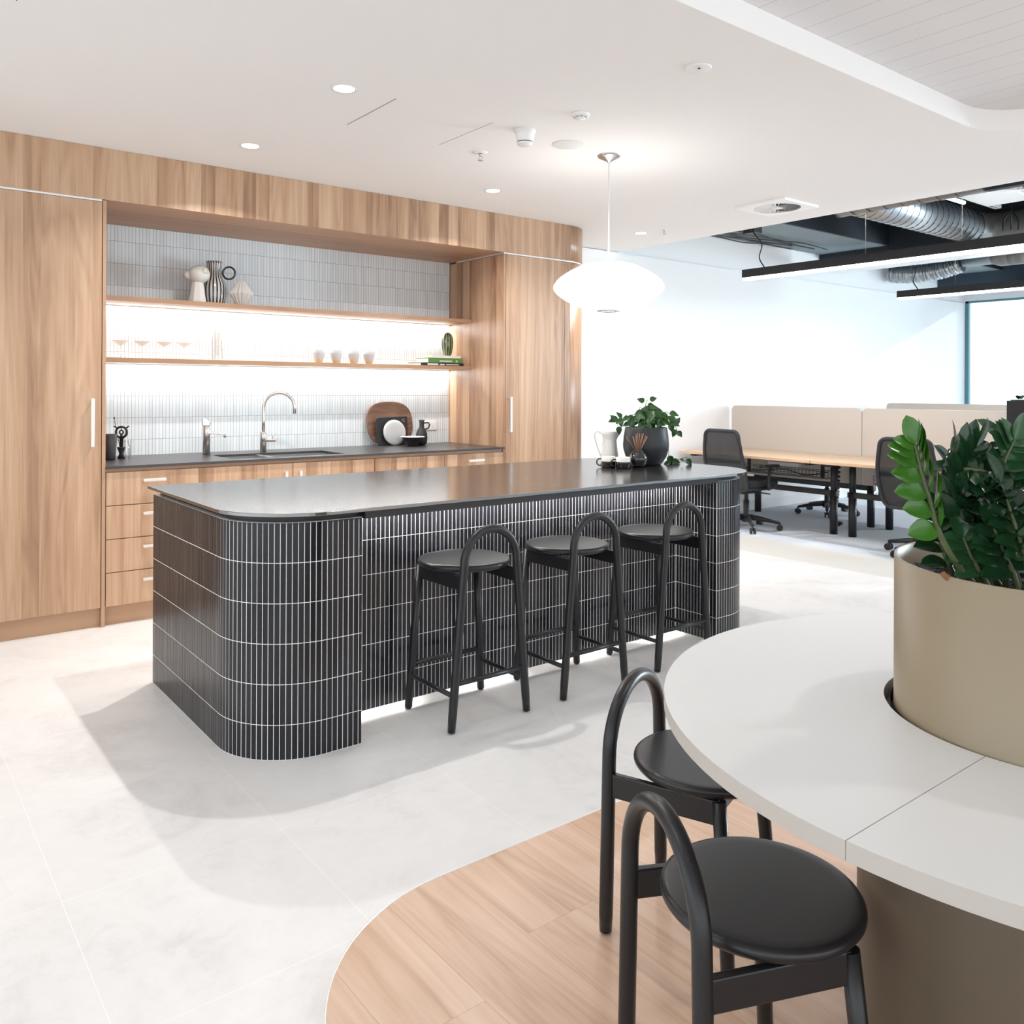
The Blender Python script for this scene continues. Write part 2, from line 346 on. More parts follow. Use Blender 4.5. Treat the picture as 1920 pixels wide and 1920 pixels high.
    def tile_run(s, path, T, tw, th, g, prot, rnd, u0=0):
        """separate slightly proud tiles along a plan path, rows counted down from height T"""
        L = [0]
        for i in range(len(path)-1): L.append(L[-1]+math.dist(path[i], path[i+1]))
        def at(u):
            u = max(0, min(L[-1], u)); i = 0
            while i < len(L)-2 and L[i+1] < u: i += 1
            a, b = path[i], path[i+1]; t = (u-L[i])/max(1e-9, L[i+1]-L[i]); d = ((b[0]-a[0])/max(1e-9, L[i+1]-L[i]), (b[1]-a[1])/max(1e-9, L[i+1]-L[i]))
            return (a[0]+(b[0]-a[0])*t, a[1]+(b[1]-a[1])*t), d
        u = -u0; col = 0; c = .0007
        while u < L[-1]-.004:
            ua, ub = max(0, u+g/2), min(L[-1], u+tw-g/2); u += tw; col += 1
            if ub-ua < .003: continue
            (A, _), (B, _), (_, d) = at(ua), at(ub), at((ua+ub)/2); n = Vector((d[1], -d[0], 0)); t = Vector((d[0], d[1], 0)); z = T-g/2; row = 0
            A = Vector((*A, 0)); B = Vector((*B, 0))
            while z > .012:
                zb = max(.001, z-(th-g)); k = prot*(.85+.3*rnd.random()); k2 = k+(rnd.random()-.5)*.0002; e = (rnd.random()-.5)*.0002
                o = [A+Vector((0, 0, zb)), B+Vector((0, 0, zb)), B+Vector((0, 0, z)), A+Vector((0, 0, z))]
                f = [A+t*c+n*k+Vector((0, 0, zb+c)), B-t*c+n*k2+Vector((0, 0, zb+c)), B-t*c+n*(k2+e)+Vector((0, 0, z-c)), A+t*c+n*(k+e)+Vector((0, 0, z-c))]
                oi = [s.V(p) for p in o]; fi = [s.V(p) for p in f]; uv = [((col+.5)*.02, row+.5)]*4
                s.Fc(fi, False, uv)
                for q in range(4): s.Fc([oi[q], oi[(q+1) % 4], fi[(q+1) % 4], fi[q]], False, uv)
                z = zb-g; row += 1
        return s
    def obj(s, name, m, parent=None, bevel=0, loc=None, seg=2):
        used = sorted({i for f in s.f for i in f}); ix = {j: i for i, j in enumerate(used)}
        me = bpy.data.meshes.new(name); me.from_pydata([tuple(s.v[j]) for j in used], [], [[ix[j] for j in f] for f in s.f])
        ms = m if isinstance(m, (list, tuple)) else [m]
        for x in ms: me.materials.append(M[x] if isinstance(x, str) else x)
        me.polygons.foreach_set('use_smooth', s.sm); me.polygons.foreach_set('material_index', s.mi)
        if s.uv:
            l = me.uv_layers.new(name='UVMap').data
            for fi, uv in s.uv.items():
                p = me.polygons[fi]
                for k, li in enumerate(p.loop_indices): l[li].uv = uv[k]
        me.update(); o = bpy.data.objects.new(name, me); C.objects.link(o)
        if parent is not None: o.parent = parent
        if loc is not None: o.location = loc
        if bevel:
            b = o.modifiers.new('bevel', 'BEVEL'); b.width = bevel; b.segments = seg; b.limit_method = 'ANGLE'; b.angle_limit = math.radians(40)
        return o
def tag(o, label, cat, group=None):
    o['label'] = label; o['category'] = cat
    if group: o['group'] = group
    return o
def thing(name, label, cat, loc=(0, 0, 0), rz=0, group=None):
    o = bpy.data.objects.new(name, None); C.objects.link(o); o.location = loc; o.rotation_euler = (0, 0, rz); o.empty_display_size = .1
    return tag(o, label, cat, group)
def solo(name, label, cat, mb, m, loc, group=None, bevel=0, rz=0):
    o = mb.obj(name, m, None, bevel); o.location = loc; o.rotation_euler = (0, 0, rz); return tag(o, label, cat, group)
def struct(name, mb, m, parent=None, bevel=0):
    o = mb.obj(name, m, parent, bevel)
    if parent is None: o['kind'] = 'structure'
    return o
def dup(root, loc, rz=None, label=None, group=None):
    def rec(o, par):
        c = o.copy(); C.objects.link(c); c.parent = par
        for ch in list(o.children): rec(ch, c)
        return c
    r = rec(root, None); r.location = loc
    if rz is not None: r.rotation_euler = (0, 0, rz)
    if label: r['label'] = label
    if group: r['group'] = group
    return r
def arc(c, r, a0, a1, n): return [(c[0]+r*math.cos(math.radians(a0+(a1-a0)*i/n)), c[1]+r*math.sin(math.radians(a0+(a1-a0)*i/n))) for i in range(n+1)]
def label_part(o, t): o['label'] = t; return o

# ================================================================== STRUCTURE
# stone tile floor with the curved corner of the timber floor cut out of it
fr_ = [( .742, -4), (.742, 1.42)] + arc((1.27, 1.425), .528, 180, 90, 20)[1:] + [(5.9, 1.953)]
b = MB(); b.prism([(-4, -4)] + fr_ + [(5.9, 6.0), (-4, 6.0)], -.05, 0); struct('floor', b, 'floor')
b = MB(); b.prism([(.742, -4), (.742, 1.42)] + arc((1.27, 1.425), .528, 180, 90, 20)[1:] + [(5.9, 1.953), (5.9, -4)], -.05, .0); struct('floor_timber', b, 'floor_wood')
b = MB(); b.tube([(x, y, .0) for x, y in fr_[0:1]+fr_[1:]], .0022, 6); struct('trim_1', b, 'alu')
b = MB(); b.box(5.9, 6.55, -4, 6.0, -.05, 0); struct('floor_strip', b, 'strip')
b = MB(); b.box(6.55, 13.6, -9, 6.0, -.05, 0); struct('floor_carpet', b, 'carpet')
# ceiling with the raised, round-cornered recess
b = MB(); b.prism([(-4, 6.0), (-4, 1.945), (4.44, 1.945)] + arc((4.44, 1.595), .35, 90, 0, 14)[1:] + [(4.79, -4), (5.88, -4), (5.88, 6.0)], 2.7, 2.82); struct('ceiling', b, 'ceiling')
b = MB(); b.box(-4, 4.9, -4, 2.05, 2.806, 2.84); struct('ceiling_recess', b, 'board_ceiling')
# walls
b = MB(); b.box(4.93, 13.4, 5.83, 6.0, 0, 2.69); struct('wall_back', b, 'wall')
b = MB(); b.box(4.93, 13.4, 5.86, 6.0, 2.69, 3.6); struct('wall_back_upper', b, 'wall')
b = MB(); b.wall([(1.105, 5.9), (3.94, 5.9)], .9, 2.41, 2.407+.0); b.box(1.105, 3.94, 5.9005, 5.945, .9, 2.41); struct('wall_splashback', b, 'tile_white')
b = MB(); b.box(-4, 4.92, 5.95, 6.0, 0, 2.7); struct('wall_kitchen', b, 'wall')
b = MB(); b.box(5.9, 13.3, 5.815, 5.83, 0, .1); struct('baseboard_back', b, 'white')
# window wall at the far end
b = MB(); b.box(13.3, 13.42, -9, 5.86, 2.72, 3.6); b.box(13.3, 13.42, -9, 5.86, 0, .1); struct('wall_right', b, 'wall')
b = MB()
for y in (5.80, 4.4, 2.9, 1.4, -.1, -1.6, -3.1, -4.6, -6.1, -7.6): b.box(13.30, 13.36, y-.025, y+.025, .1, 2.72)
b.box(13.3, 13.36, -9, 5.83, 2.69, 2.72); b.box(13.3, 13.36, -9, 5.83, .1, .15); wf = struct('window_1', b, mottled('blue_grey_window_frame', (.10, .26, .30), .4, .05, 5))
b = MB(); b.box(13.33, 13.336, -9, 5.83, .15, 2.69); b.obj('pane', 'pane', wf)
# slab and downstand beams over the open office ceiling
b = MB(); b.box(5.88, 13.4, 5.0, 5.87, 3.035, 3.55); struct('ceiling_soffit', b, 'slab')
b = MB(); b.box(5.6, 13.4, -9, 6.0, 3.52, 3.6); struct('ceiling_slab', b, 'void_dark')
b = MB(); b.box(5.88, 13.3, 4.97, 4.999, 3.035, 3.52); struct('trim_2', b, 'void_dark')
b = MB(); b.box(9.4, 9.75, -4, 5.86, 2.97, 3.52); struct('trim_3', b, 'void_dark')
b = MB(); b.box(12.48, 12.9, -4, 5.86, 2.865, 3.52); struct('trim_4', b, mottled('blue_black_beam', (.03, .05, .075), .6, .1, 4))
b = MB(); b.box(5.75, 5.88, -4, 6.0, 2.82, 3.55); struct('trim_5', b, 'void_dark')
b = MB(); b.box(5.88, 9.4, -4, 3.4, 3.3, 3.34); struct('ceiling_deck', b, 'void_blue')

# ================================================================== KITCHEN JOINERY
FY = 5.14
def handle_bar(parent, x0, x1, z0, z1, y=FY, vertical=False):
    b = MB(parent.matrix_world.translation if False else parent_org(parent))
    if vertical:
        xc = (x0+x1)/2; b.box(xc-.009, xc+.009, y-.036, y-.026, z0, z1)
        for zz in (z0+.012, z1-.012): b.box(xc-.005, xc+.005, y-.03, y, zz-.005, zz+.005)
    else:
        zc = (z0+z1)/2; b.box(x0, x1, y-.036, y-.026, zc-.0085, zc+.0085)
        for xx in (x0+.01, x1-.01): b.box(xx-.005, xx+.005, y-.03, y, zc-.005, zc+.005)
    return b.obj('handle', 'handle', parent, .0025)
def parent_org(o):
    v = Vector((0, 0, 0))
    while o is not None: v += o.location; o = o.parent
    return v
# tall cabinet at the left
t = thing('tall_cabinet', 'tall walnut laminate cabinet with long silver handle, left of the kitchen niche', 'cabinet', (.79, FY, 0)); og = (.79, FY, 0)
b = MB(og); b.box(-.3, 1.089, FY+.021, 5.855, .105, 2.395); b.obj('body', 'wood', t)
b = MB(og); b.box(1.093, 1.112, FY+.002, 5.86, 0, 2.405); b.obj('side_panel', 'wood_flat', t)
b = MB(og); b.box(.489, 1.0885, FY, FY+.02, .112, 2.395); d = b.obj('door', 'wood', t, .001); handle_bar(d, 1.033, 1.045, 1.02, 1.288, vertical=True)
b = MB(og); b.box(-.3, .486, FY, FY+.02, .112, 2.395); b.obj('door', 'wood', t, .001)
b = MB(og); b.box(-.3, 1.092, FY+.035, 5.8, 0, .105); b.obj('plinth', 'wood_flat', t)
# tall cabinet at the right with the curved end
t = thing('tall_cabinet', 'tall walnut laminate cabinet with rounded end, right of the kitchen niche', 'cabinet', (4.4, FY, 0)); og = (4.4, FY, 0)
b = MB(og); b.box(3.935, 3.953, FY+.003, 5.94, 0, 2.395); b.obj('side_panel', 'wood', t)
b = MB(og); b.box(3.956, 4.558, FY, FY+.02, .112, 2.395); d = b.obj('door', 'wood', t, .001); handle_bar(d, 3.982, 3.994, 1.02, 1.293, vertical=True)
b = MB(og); b.box(3.953, 4.559, FY+.021, 5.82, .105, 2.395); b.obj('body', 'wood', t)
b = MB(og); cv = [(4.5605, FY)] + arc((4.62, FY+.3), .3, 270, 360, 18) + [(4.92, 5.829), (4.5605, 5.829)]; b.prism(cv, .105, 2.395, False)
o = b.obj('curved_end', 'wood', t)
for p in o.data.polygons[3:22]: p.use_smooth = True
b = MB(og); b.prism([(3.935, FY+.05)] + arc((4.6, FY+.33), .28, 270, 360, 12) + [(4.88, 5.829), (3.935, 5.829)], 0, .105); b.obj('plinth', 'wood_flat', t)
# bulkhead above everything
t = thing('bulkhead', 'walnut laminate bulkhead running above the kitchen cabinets up to the ceiling', 'cabinet', (2, FY, 2.409)); og = (2, FY, 2.409)
b = MB(og); b.prism([(-.3, FY)] + arc((4.62, FY+.3), .3, 270, 360, 18) + [(4.92, 5.829), (3.95, 5.829), (3.95, 5.94), (1.11, 5.94), (1.11, 5.83), (-.3, 5.83)], 2.409, 2.6985); o = b.obj('panel', ['wood', 'wood_flat'], t); o.data.polygons[0].material_index = 1
for p in o.data.polygons[3:22]: p.use_smooth = True
b = MB(og); b.box(-.3, 1.089, FY+.004, FY+.02, 2.3975, 2.4085); b.obj('shadow_gap_trim', 'alu', t)
b = MB(og); b.prism([(3.935, FY+.004)] + arc((4.62, FY+.3), .296, 270, 360, 18) + [(4.9, 5.8), (3.935, 5.8)], 2.398, 2.4085); b.obj('shadow_gap_trim', 'alu', t)
# base units
def base_unit(label, x0, x1, group=None):
    t = thing('base_cabinet', label, 'cabinet', ((x0+x1)/2, FY, 0)); og = ((x0+x1)/2, FY, 0)
    b = MB(og)
    b.box(x0+.001, x0+.019, FY+.021, 5.85, .105, .868); b.box(x1-.019, x1-.001, FY+.021, 5.85, .105, .868); b.box(x0+.02, x1-.02, FY+.021, 5.85, .105, .12); b.box(x0+.02, x1-.02, 5.83, 5.85, .12, .868)
    b.obj('body', 'wood_flat', t)
    b = MB(og); b.box(x0, x1, FY+.014, FY+.04, .8705, .89); b.obj('top_rail', 'wood_flat', t)
    b = MB(og); b.box(x0, x1, FY+.045, FY+.06, 0, .1045); b.obj('plinth', 'wood_flat', t)
    return t, og
t, og = base_unit('walnut laminate four-drawer base cabinet at the left end of the worktop', 1.1135, 1.63)
for z0, z1 in ((.6825, .869), (.4925, .6785), (.3035, .4885), (.112, .2995)):
    b = MB(og); b.box(1.116, 1.6285, FY, FY+.02, z0, z1); d = b.obj('drawer', 'wood', t, .001); handle_bar(d, 1.307, 1.432, (z0+z1)/2+.035, (z0+z1)/2+.049)
t, og = base_unit('walnut laminate cupboard under the left sink bowl, beside the drawer unit', 1.6305, 2.226)
b = MB(og); b.box(1.6325, 2.2245, FY, FY+.02, .112, .869); d = b.obj('door', 'wood', t, .001); handle_bar(d, 2.165, 2.177, .69, .82, vertical=True)
t, og = base_unit('walnut laminate cupboard under the right sink bowl', 2.2265, 2.82)
b = MB(og); b.box(2.2285, 2.8185, FY, FY+.02, .112, .869); d = b.obj('door', 'wood', t, .001); handle_bar(d, 2.262, 2.274, .69, .82, vertical=True)
t, og = base_unit('walnut laminate base cabinet between the sink cupboards and the end drawers', 2.8205, 3.395)
b = MB(og); b.box(2.8225, 3.3935, FY, FY+.02, .112, .869); b.obj('door', 'wood', t, .001)
t, og = base_unit('walnut laminate drawer cabinet beside the rounded tall cabinet', 3.3955, 3.934)
for z0, z1 in ((.6825, .869), (.4925, .6785), (.112, .4885)):
    b = MB(og); b.box(3.3975, 3.9315, FY, FY+.02, z0, z1); d = b.obj('drawer', 'wood', t, .001); handle_bar(d, 3.592, 3.736, (z0+z1)/2+.035, (z0+z1)/2+.049)
# worktop with sink cut-out
SX0, SX1, SY0, SY1 = 1.86, 2.64, 5.235, 5.60
b = MB((2.5, 5.5, .891)); Wx0, Wx1, Wy0, Wy1, Wz0, Wz1 = 1.1135, 3.934, 5.122, 5.899, .891, .906
b.box(Wx0, SX0, Wy0, Wy1, Wz0, Wz1); b.box(SX1, Wx1, Wy0, Wy1, Wz0, Wz1); b.box(SX0, SX1, Wy0, SY0, Wz0, Wz1); b.box(SX0, SX1, SY1, Wy1, Wz0, Wz1)
solo('worktop', 'long charcoal stone worktop along the kitchen niche', 'worktop', b, 'worktop', (2.5, 5.5, .891))
t = thing('sink', 'stainless steel double bowl sink set in the charcoal worktop', 'sink', (2.25, 5.42, .89)); og = (2.25, 5.42, .89)
def bowl(x0, x1, name='bowl'):
    b = MB(og); y0, y1, z1, z0 = SY0+.004, SY1-.004, .8905, .72; th = .002
    b.box(x0, x1, y0, y1, z0-th, z0); b.box(x0-th, x0, y0, y1, z0, z1); b.box(x1, x1+th, y0, y1, z0, z1); b.box(x0, x1, y0-th, y0, z0, z1); b.box(x0, x1, y1, y1+th, z0, z1)
    o = b.obj(name, 'steel', t); b2 = MB(og); b2.lathe([(0, z0+.003), (.032, z0+.003), (.038, z0+.001)], ((x0+x1)/2, (y0+y1)/2, 0), 20); b2.obj('drain', 'chrome', o); return o
bowl(1.868, 2.15); bowl(2.185, 2.63)
b = MB(og); b.box(2.153, 2.182, SY0+.003, SY1-.003, .88, .8985); b.obj('divider', 'steel', t, .003)

# taps
t = thing('mixer_tap', 'tall brushed nickel gooseneck mixer tap standing behind the sink', 'tap', (2.235, 5.665, .9063))
b = MB(); b.lathe([(0, 0), (.021, 0), (.021, .138), (.019, .142), (0, .142)], n=24); b.obj('body', 'chrome', t)
b = MB(); R = .105; dx, dy = .9, -.43; L = math.hypot(dx, dy); dx /= L; dy /= L
pts = [(0, 0, .14), (0, 0, .22), (0, 0, .31)] + [((1-math.cos(a))*R*dx, (1-math.cos(a))*R*dy, .31+math.sin(a)*R) for a in [math.radians(x) for x in range(15, 181, 15)]] + [(2*R*dx, 2*R*dy, .268)]
b.tube(pts, .0115, 14); b.obj('spout', 'chrome', t)
b = MB(); b.tube([(0.015*dx, .015*dy, .085), (.085*dx, .085*dy, .085)], .013, 14); b.tube([(.07*dx, .07*dy, .085), (.055*dx, .055*dy, .13)], .004, 8); b.obj('lever', 'chrome', t, .001)
t = thing('boiling_water_tap', 'short chrome filtered water tap left of the gooseneck mixer', 'tap', (1.85, 5.68, .9063))
b = MB(); b.lathe([(0, 0), (.024, 0), (.024, .185), (.022, .19), (0, .19)], n=24); b.obj('body', 'chrome', t)
b = MB(); b.extr([(-.024, -.02, .19), (.024, -.02, .19), (.026, -.02, .215), (.002, -.02, .238), (-.02, -.02, .243), (-.026, -.02, .235)], (0, .04, 0)); b.obj('top_lever', 'chrome', t, .004)
b = MB(); b.extr([(.01, -.014, .14), (.12, -.014, .128), (.12, -.014, .142), (.01, -.014, .16)], (0, .028, 0)); b.lathe([(0, .112), (.009, .112), (.009, .13)], (.117, 0, 0), 14); b.obj('spout', 'chrome', t, .003)
for ch in t.children: pass
t.rotation_euler = (0, 0, -.5)

# niche shelves with LED strips
def shelf(label, z0, z1):
    t = thing('wall_shelf', label, 'shelf', (2.5, 5.735, z0)); og = (2.5, 5.735, z0)
    b = MB(og); b.box(1.1135, 3.9345, 5.57, 5.899, z0, z1); b.obj('board', 'wood_flat', t)
    b = MB(og); b.box(1.125, 3.925, 5.868, 5.892, z0-.009, z0-.0002); b.obj('light_channel', 'alu', t)
    b = MB(og); b.box(1.135, 3.915, 5.872, 5.888, z0-.0125, z0-.0092); label_part(b.obj('light_strip', 'led', t), 'glowing white light strip')
    a = area('shelf_light', (2.52, 5.868, z0-.014), (0, .25, -1), 2.76, .012, 13, (1, .965, .93), spread=165); 
    return t
shelf('upper walnut shelf of the kitchen niche with a light strip below, holding three vases', 1.887, 1.915)
shelf('lower walnut shelf of the kitchen niche with a light strip below, holding cups and books', 1.508, 1.536)

# ================================================================== ISLAND
t = thing('kitchen_island', 'long kitchen island clad in black finger tiles with white grout and a dark stone top', 'kitchen island', (2.56, 3.46, 0)); og = (2.56, 3.46, 0)
path = [(1.08, 4.05), (1.08, 3.17)] + arc((1.38, 3.17), .3, 180, 270, 22)[1:] + [(1.522, 2.87)]
T = .862
b = MB(og)
b.wall(path, 0, T, T, False, u0=.004)
rec = [(1.522, 2.87), (1.522, 3.155), (3.642, 3.155), (3.642, 2.87)]
rec[0] = (1.522, 2.87)
b.wall(rec, 0, T, T, False)
b.wall([(3.642, 2.87), (3.74, 2.87)] + arc((3.74, 3.17), .3, 270, 360, 22)[1:] + [(4.04, 3.73)] + arc((3.74, 3.73), .3, 0, 90, 16)[1:] + [(3.72, 4.03), (3.72, 4.05), (1.08, 4.05)], 0, T, T, False)
full = path + rec[1:] + [(3.74, 2.87)] + arc((3.74, 3.17), .3, 270, 360, 22)[1:] + [(4.04, 3.73)] + arc((3.74, 3.73), .3, 0, 90, 16)[1:] + [(3.72, 4.05)]
b.obj('grouted_base', 'grout', t)
b = MB(og); rt_ = random.Random(21); tp = (.0215, .147, .0022, .0009, rt_)
b.tile_run(path, T, *tp, u0=.004)
b.tile_run([(1.522, 2.872), (1.522, 3.153)], T, *tp); b.tile_run([(1.524, 3.155), (3.640, 3.155)], T, *tp); b.tile_run([(3.642, 3.153), (3.642, 2.872)], T, *tp)
b.tile_run([(3.642, 2.87), (3.74, 2.87)] + arc((3.74, 3.17), .3, 270, 360, 22)[1:] + [(4.04, 3.73)] + arc((3.74, 3.73), .3, 0, 90, 16)[1:] + [(1.08, 4.03)], T, *tp)
b.obj('finger_tiles', 'tile_glaze', t)
b = MB(og); ins = [(1.105, 4.03), (1.105, 3.17)] + arc((1.38, 3.17), .275, 180, 270, 16)[1:] + [(3.74, 2.895)] + arc((3.74, 3.17), .275, 270, 360, 16)[1:] + [(4.015, 3.73)] + arc((3.74, 3.73), .275, 0, 90, 12)[1:] + [(3.7, 4.03)]
b.prism(ins, .861, .8865); b.obj('top_support', 'black', t)
b = MB(og); b.prism(full, .855, .8612); label_part(b.obj('top_grout_edge', 'white', t), 'thin pale edge along the top of the tiles')
b = MB(og); ct = [(1.058, 4.07), (1.058, 3.17)] + arc((1.38, 3.157), .322, 180, 270, 24)[1:] + [(3.745, 2.835)] + arc((3.745, 3.16), .325, 270, 360, 24)[1:] + [(4.07, 3.72)] + arc((3.72, 3.72), .35, 0, 90, 20)[1:]
b.prism(ct, .8865, .9); b.obj('countertop', 'stone', t, .002)
b = MB(og); b.box(1.53, 3.636, 2.86, 2.888, .856, .886); b.obj('front_apron', 'black', t)
b = MB(og); b.box(1.55, 3.62, 3.085, 3.10, .8585, .8609); label_part(b.obj('light_strip', mat('island_led', (1, 1, 1), .5, emit=(1, .96, .92), es=4), t), 'hidden light strip under the overhang')
area('island_strip_light', (2.585, 3.10, .853), (0, .35, -1), 2.04, .008, 9, (1, .96, .92))
area('island_floor_wash', (2.585, 3.09, .852), (0, .04, -1), 2.04, .006, 1.8, (1, .97, .94), spread=14)  # second, narrow lamp added for the bright strip on the floor

# ================================================================== STOOLS
def stool(name, label, cat, zs, R, fx, hw, fyh, fyf, ht, sy, rung_hi, rung_lo, loc, rz, group, xt=None, yt=None):
    t = thing(name, label, cat, loc, rz, group); r = .0175; xt = xt or hw*1.12; yt = yt or fyf-.024
    b = MB()
    prof = [(0, zs-.03), (R-.03, zs-.03), (R-.016, zs-.0285), (R-.006, zs-.024), (R-.001, zs-.017), (R, zs-.012), (R-.0015, zs-.006), (R-.0055, zs-.002), (R-.011, zs-.0003), (R-.013, zs), (R-.03, zs-.0002), (R*.5, zs-.0006), (0, zs-.001)]
    b.lathe(prof, (0, sy, 0), 64); b.obj('seat', 'black_wood', t)
    # hoop: the two rear legs and the round back in one bent piece
    zc = ht-.0175-hw; pts = []; n = 10
    def legx(z): return fx + (hw-fx)*min(1, z/zc)
    for i in range(n): z = .006+(zc-.006)*i/n; pts.append((-legx(z), fyh, z))
    for i in range(25):
        a = PI-PI*i/24; pts.append((hw*math.cos(a), fyh, zc+hw*math.sin(a)))
    for i in range(n-1, -1, -1): z = .006+(zc-.006)*i/n; pts.append((legx(z), fyh, z))
    rr = [(.0155 if i < 1 or i > len(pts)-2 else r) for i in range(len(pts))]
    b = MB(); b.tube(pts, rr, 18, ref=(0, 1, 0)); b.obj('back_hoop', 'black_wood', t)
    for s in (-1, 1):
        b = MB(); b.tube([(s*fx, fyf, .004), (s*(fx-.002), fyf-.002, .012), (s*(fx+xt)/2, (fyf+yt)/2, zs*.5), (s*xt, yt, zs-.032)], [.0135, .0165, .0172, .0165], 16); b.obj('leg', 'black_wood', t)
        b = MB(); xh = legx(zs-.06); zt = zs-.0305
        yy0, yy1 = fyh, yt
        b.extr([(s*xh-.009, yy0, zt-.058), (s*xh-.009, yy0, zt), (s*xh+.009, yy0, zt), (s*xh+.009, yy0, zt-.058)][::1], (s*(xt-xh), yy1-yy0, 0)); b.obj('side_rail', 'black_wood', t, .003)
        if not rung_lo: continue
        b = MB(); x0 = legx(rung_lo); x1 = s*(fx+(xt-fx)*rung_lo/zs)
        b.tube([(s*x0, fyh, rung_lo), (x1, fyf-.006, rung_lo)], .0095, 12); b.obj('rung', 'black_wood', t)
    b = MB(); b.box(-xt, xt, yt-.022, yt-.004, zs-.078, zs-.0305); b.obj('front_rail', 'black_wood', t, .003)
    x0 = legx(rung_hi or 0)
    for y in (() if not rung_hi else (fyh, fyf-.008)):
        b = MB(); b.tube([(-x0, y, rung_hi), (x0, y, rung_hi)], .0105, 12); b.obj('rung', 'black_wood', t)
    for y in ():  # (fyh, fyf-.008):
        b = MB(); b.tube([(-x0, y, rung_hi), (x0, y, rung_hi)], .0105, 12); b.obj('rung', 'black_wood', t)
    return t
g = 'black bar stools along the island'
s0 = stool('bar_stool', 'black bar stool with hoop back at the island, nearest the camera', 'stool', .64, .195, .19, .131, -.165, .163, .803, .027, .19, .142, (2.033, 2.90, 0), 0, g)
dup(s0, (2.615, 2.898, 0), 0, 'black bar stool with hoop back, the middle one of three at the island')
dup(s0, (3.218, 2.90, 0), 0, 'black bar stool with hoop back at the far end of the island, farthest of three')
g = 'low black stools at the round table'
l0 = stool('low_stool', 'low black round stool with hoop back in the foreground, whole round seat visible', 'stool', .425, .185, .174, .158, -.172, .14, .606, .025, None, None, (1.311, .957, 0), -1.997, g, .15, .108)
dup(l0, (1.695, 1.393, 0), -2.809, 'low black stool with hoop back, its seat half hidden under the round table edge')

# ================================================================== ROUND TABLE, PLANTER
TC = (1.785, .606)
t = thing('round_table', 'large round warm grey table on a taupe drum base, planter rising through its middle', 'table', (*TC, 0)); og = (*TC, 0)
Rt = .7245; rh = .2935
def half(a0, a1, gap):
    o = arc(TC, Rt, a0, a1, 60); i = arc(TC, rh, a1, a0, 40)
    o = [(x, y+gap) for x, y in o]; i = [(x, y+gap) for x, y in i]; return o+i
for a0, a1, gap in ((0, 180, .0120), (180, 360, .0113)):
    b = MB(og); P = half(a0, a1, gap); b.cur = 0; b.prism(P, .712, .74)
    for k in range(2, len(b.mi)): b.mi[k] = 1
    o = b.obj('tabletop', ['table', 'table_edge'], t, .0005, seg=1)
b = MB(og); b.lathe([(.353, 0), (.353, .7115)], (*TC, 0), 72); b.lathe([(.353, .7115), (.28, .7115)], (*TC, 0), 72, False); b.obj('drum_base', 'drum', t)
b = MB(og); b.lathe([(.2925, .60), (.2925, .735)], (*TC, 0), 64); b.obj('sleeve', 'gap_shade', t)  # near-black ring standing in for shade in the gap around the planter
b = MB(og); b.lathe([(.358, 0), (.358, .045), (.353, .046)], (*TC, 0), 72); b.obj('kick_plate', 'drum', t)
t = thing('planter', 'tall round taupe metal planter in the middle of the round table', 'planter', (*TC, .0)); og = (*TC, 0)
b = MB(og); b.lathe([(.2865, .05), (.2865, 1.0245), (.2855, 1.0255), (.2825, 1.0255), (.2815, 1.0245), (.2815, .95)], (*TC, 0), 96); o = b.obj('shell', 'taupe', t)
b = MB(og); nr = 26
for i in range(nr):
    for k in range(40):
        a = 2*PI*k/40; r = .281*(i+1)/nr
        pass
def hgt(x, y): return .968 + .012*math.sin(x*40)*math.cos(y*33) + .006*math.sin(x*97+y*71)
ring = []
b.V((*TC, hgt(0, 0)))
for i in range(1, 21):
    r = .2812*i/20
    for k in range(60):
        a = 2*PI*k/60; x, y = r*math.cos(a), r*math.sin(a); b.V((TC[0]+x, TC[1]+y, hgt(x, y)))
for k in range(60): b.Fc([0, 1+k, 1+(k+1) % 60], True)
for i in range(19):
    for k in range(60): a = 1+i*60; c = a+60; b.Fc([a+k, c+k, c+(k+1) % 60, a+(k+1) % 60], True)
b.obj('soil', 'mulch', t)
b = MB(og); rnd = random.Random(3)
for i in range(420):
    r = .275*math.sqrt(rnd.random()); a = rnd.random()*2*PI; x, y = r*math.cos(a), r*math.sin(a); z = hgt(x, y)+.004+rnd.random()*.008
    L = .012+.026*rnd.random(); Wd = .004+.008*rnd.random(); th = rnd.random()*PI; tx, tz = (rnd.random()-.5)*.6, (rnd.random()-.5)*.6
    d = Vector((math.cos(th), math.sin(th), tx)).normalized(); e = Vector((-math.sin(th), math.cos(th), tz)).normalized(); c = Vector((TC[0]+x, TC[1]+y, z)); n_ = d.cross(e)*.0022
    if math.hypot(x, y)+L > .279: continue
    P = [c-d*L-e*Wd*.5, c-d*L*.3-e*Wd, c+d*L*.8-e*Wd*.6, c+d*L, c+d*L*.4+e*Wd, c-d*L*.7+e*Wd*.8]
    b.extr(P, n_)
ch_ = b.obj('bark_chips', 'mulch2', t); ch_['kind'] = 'stuff'

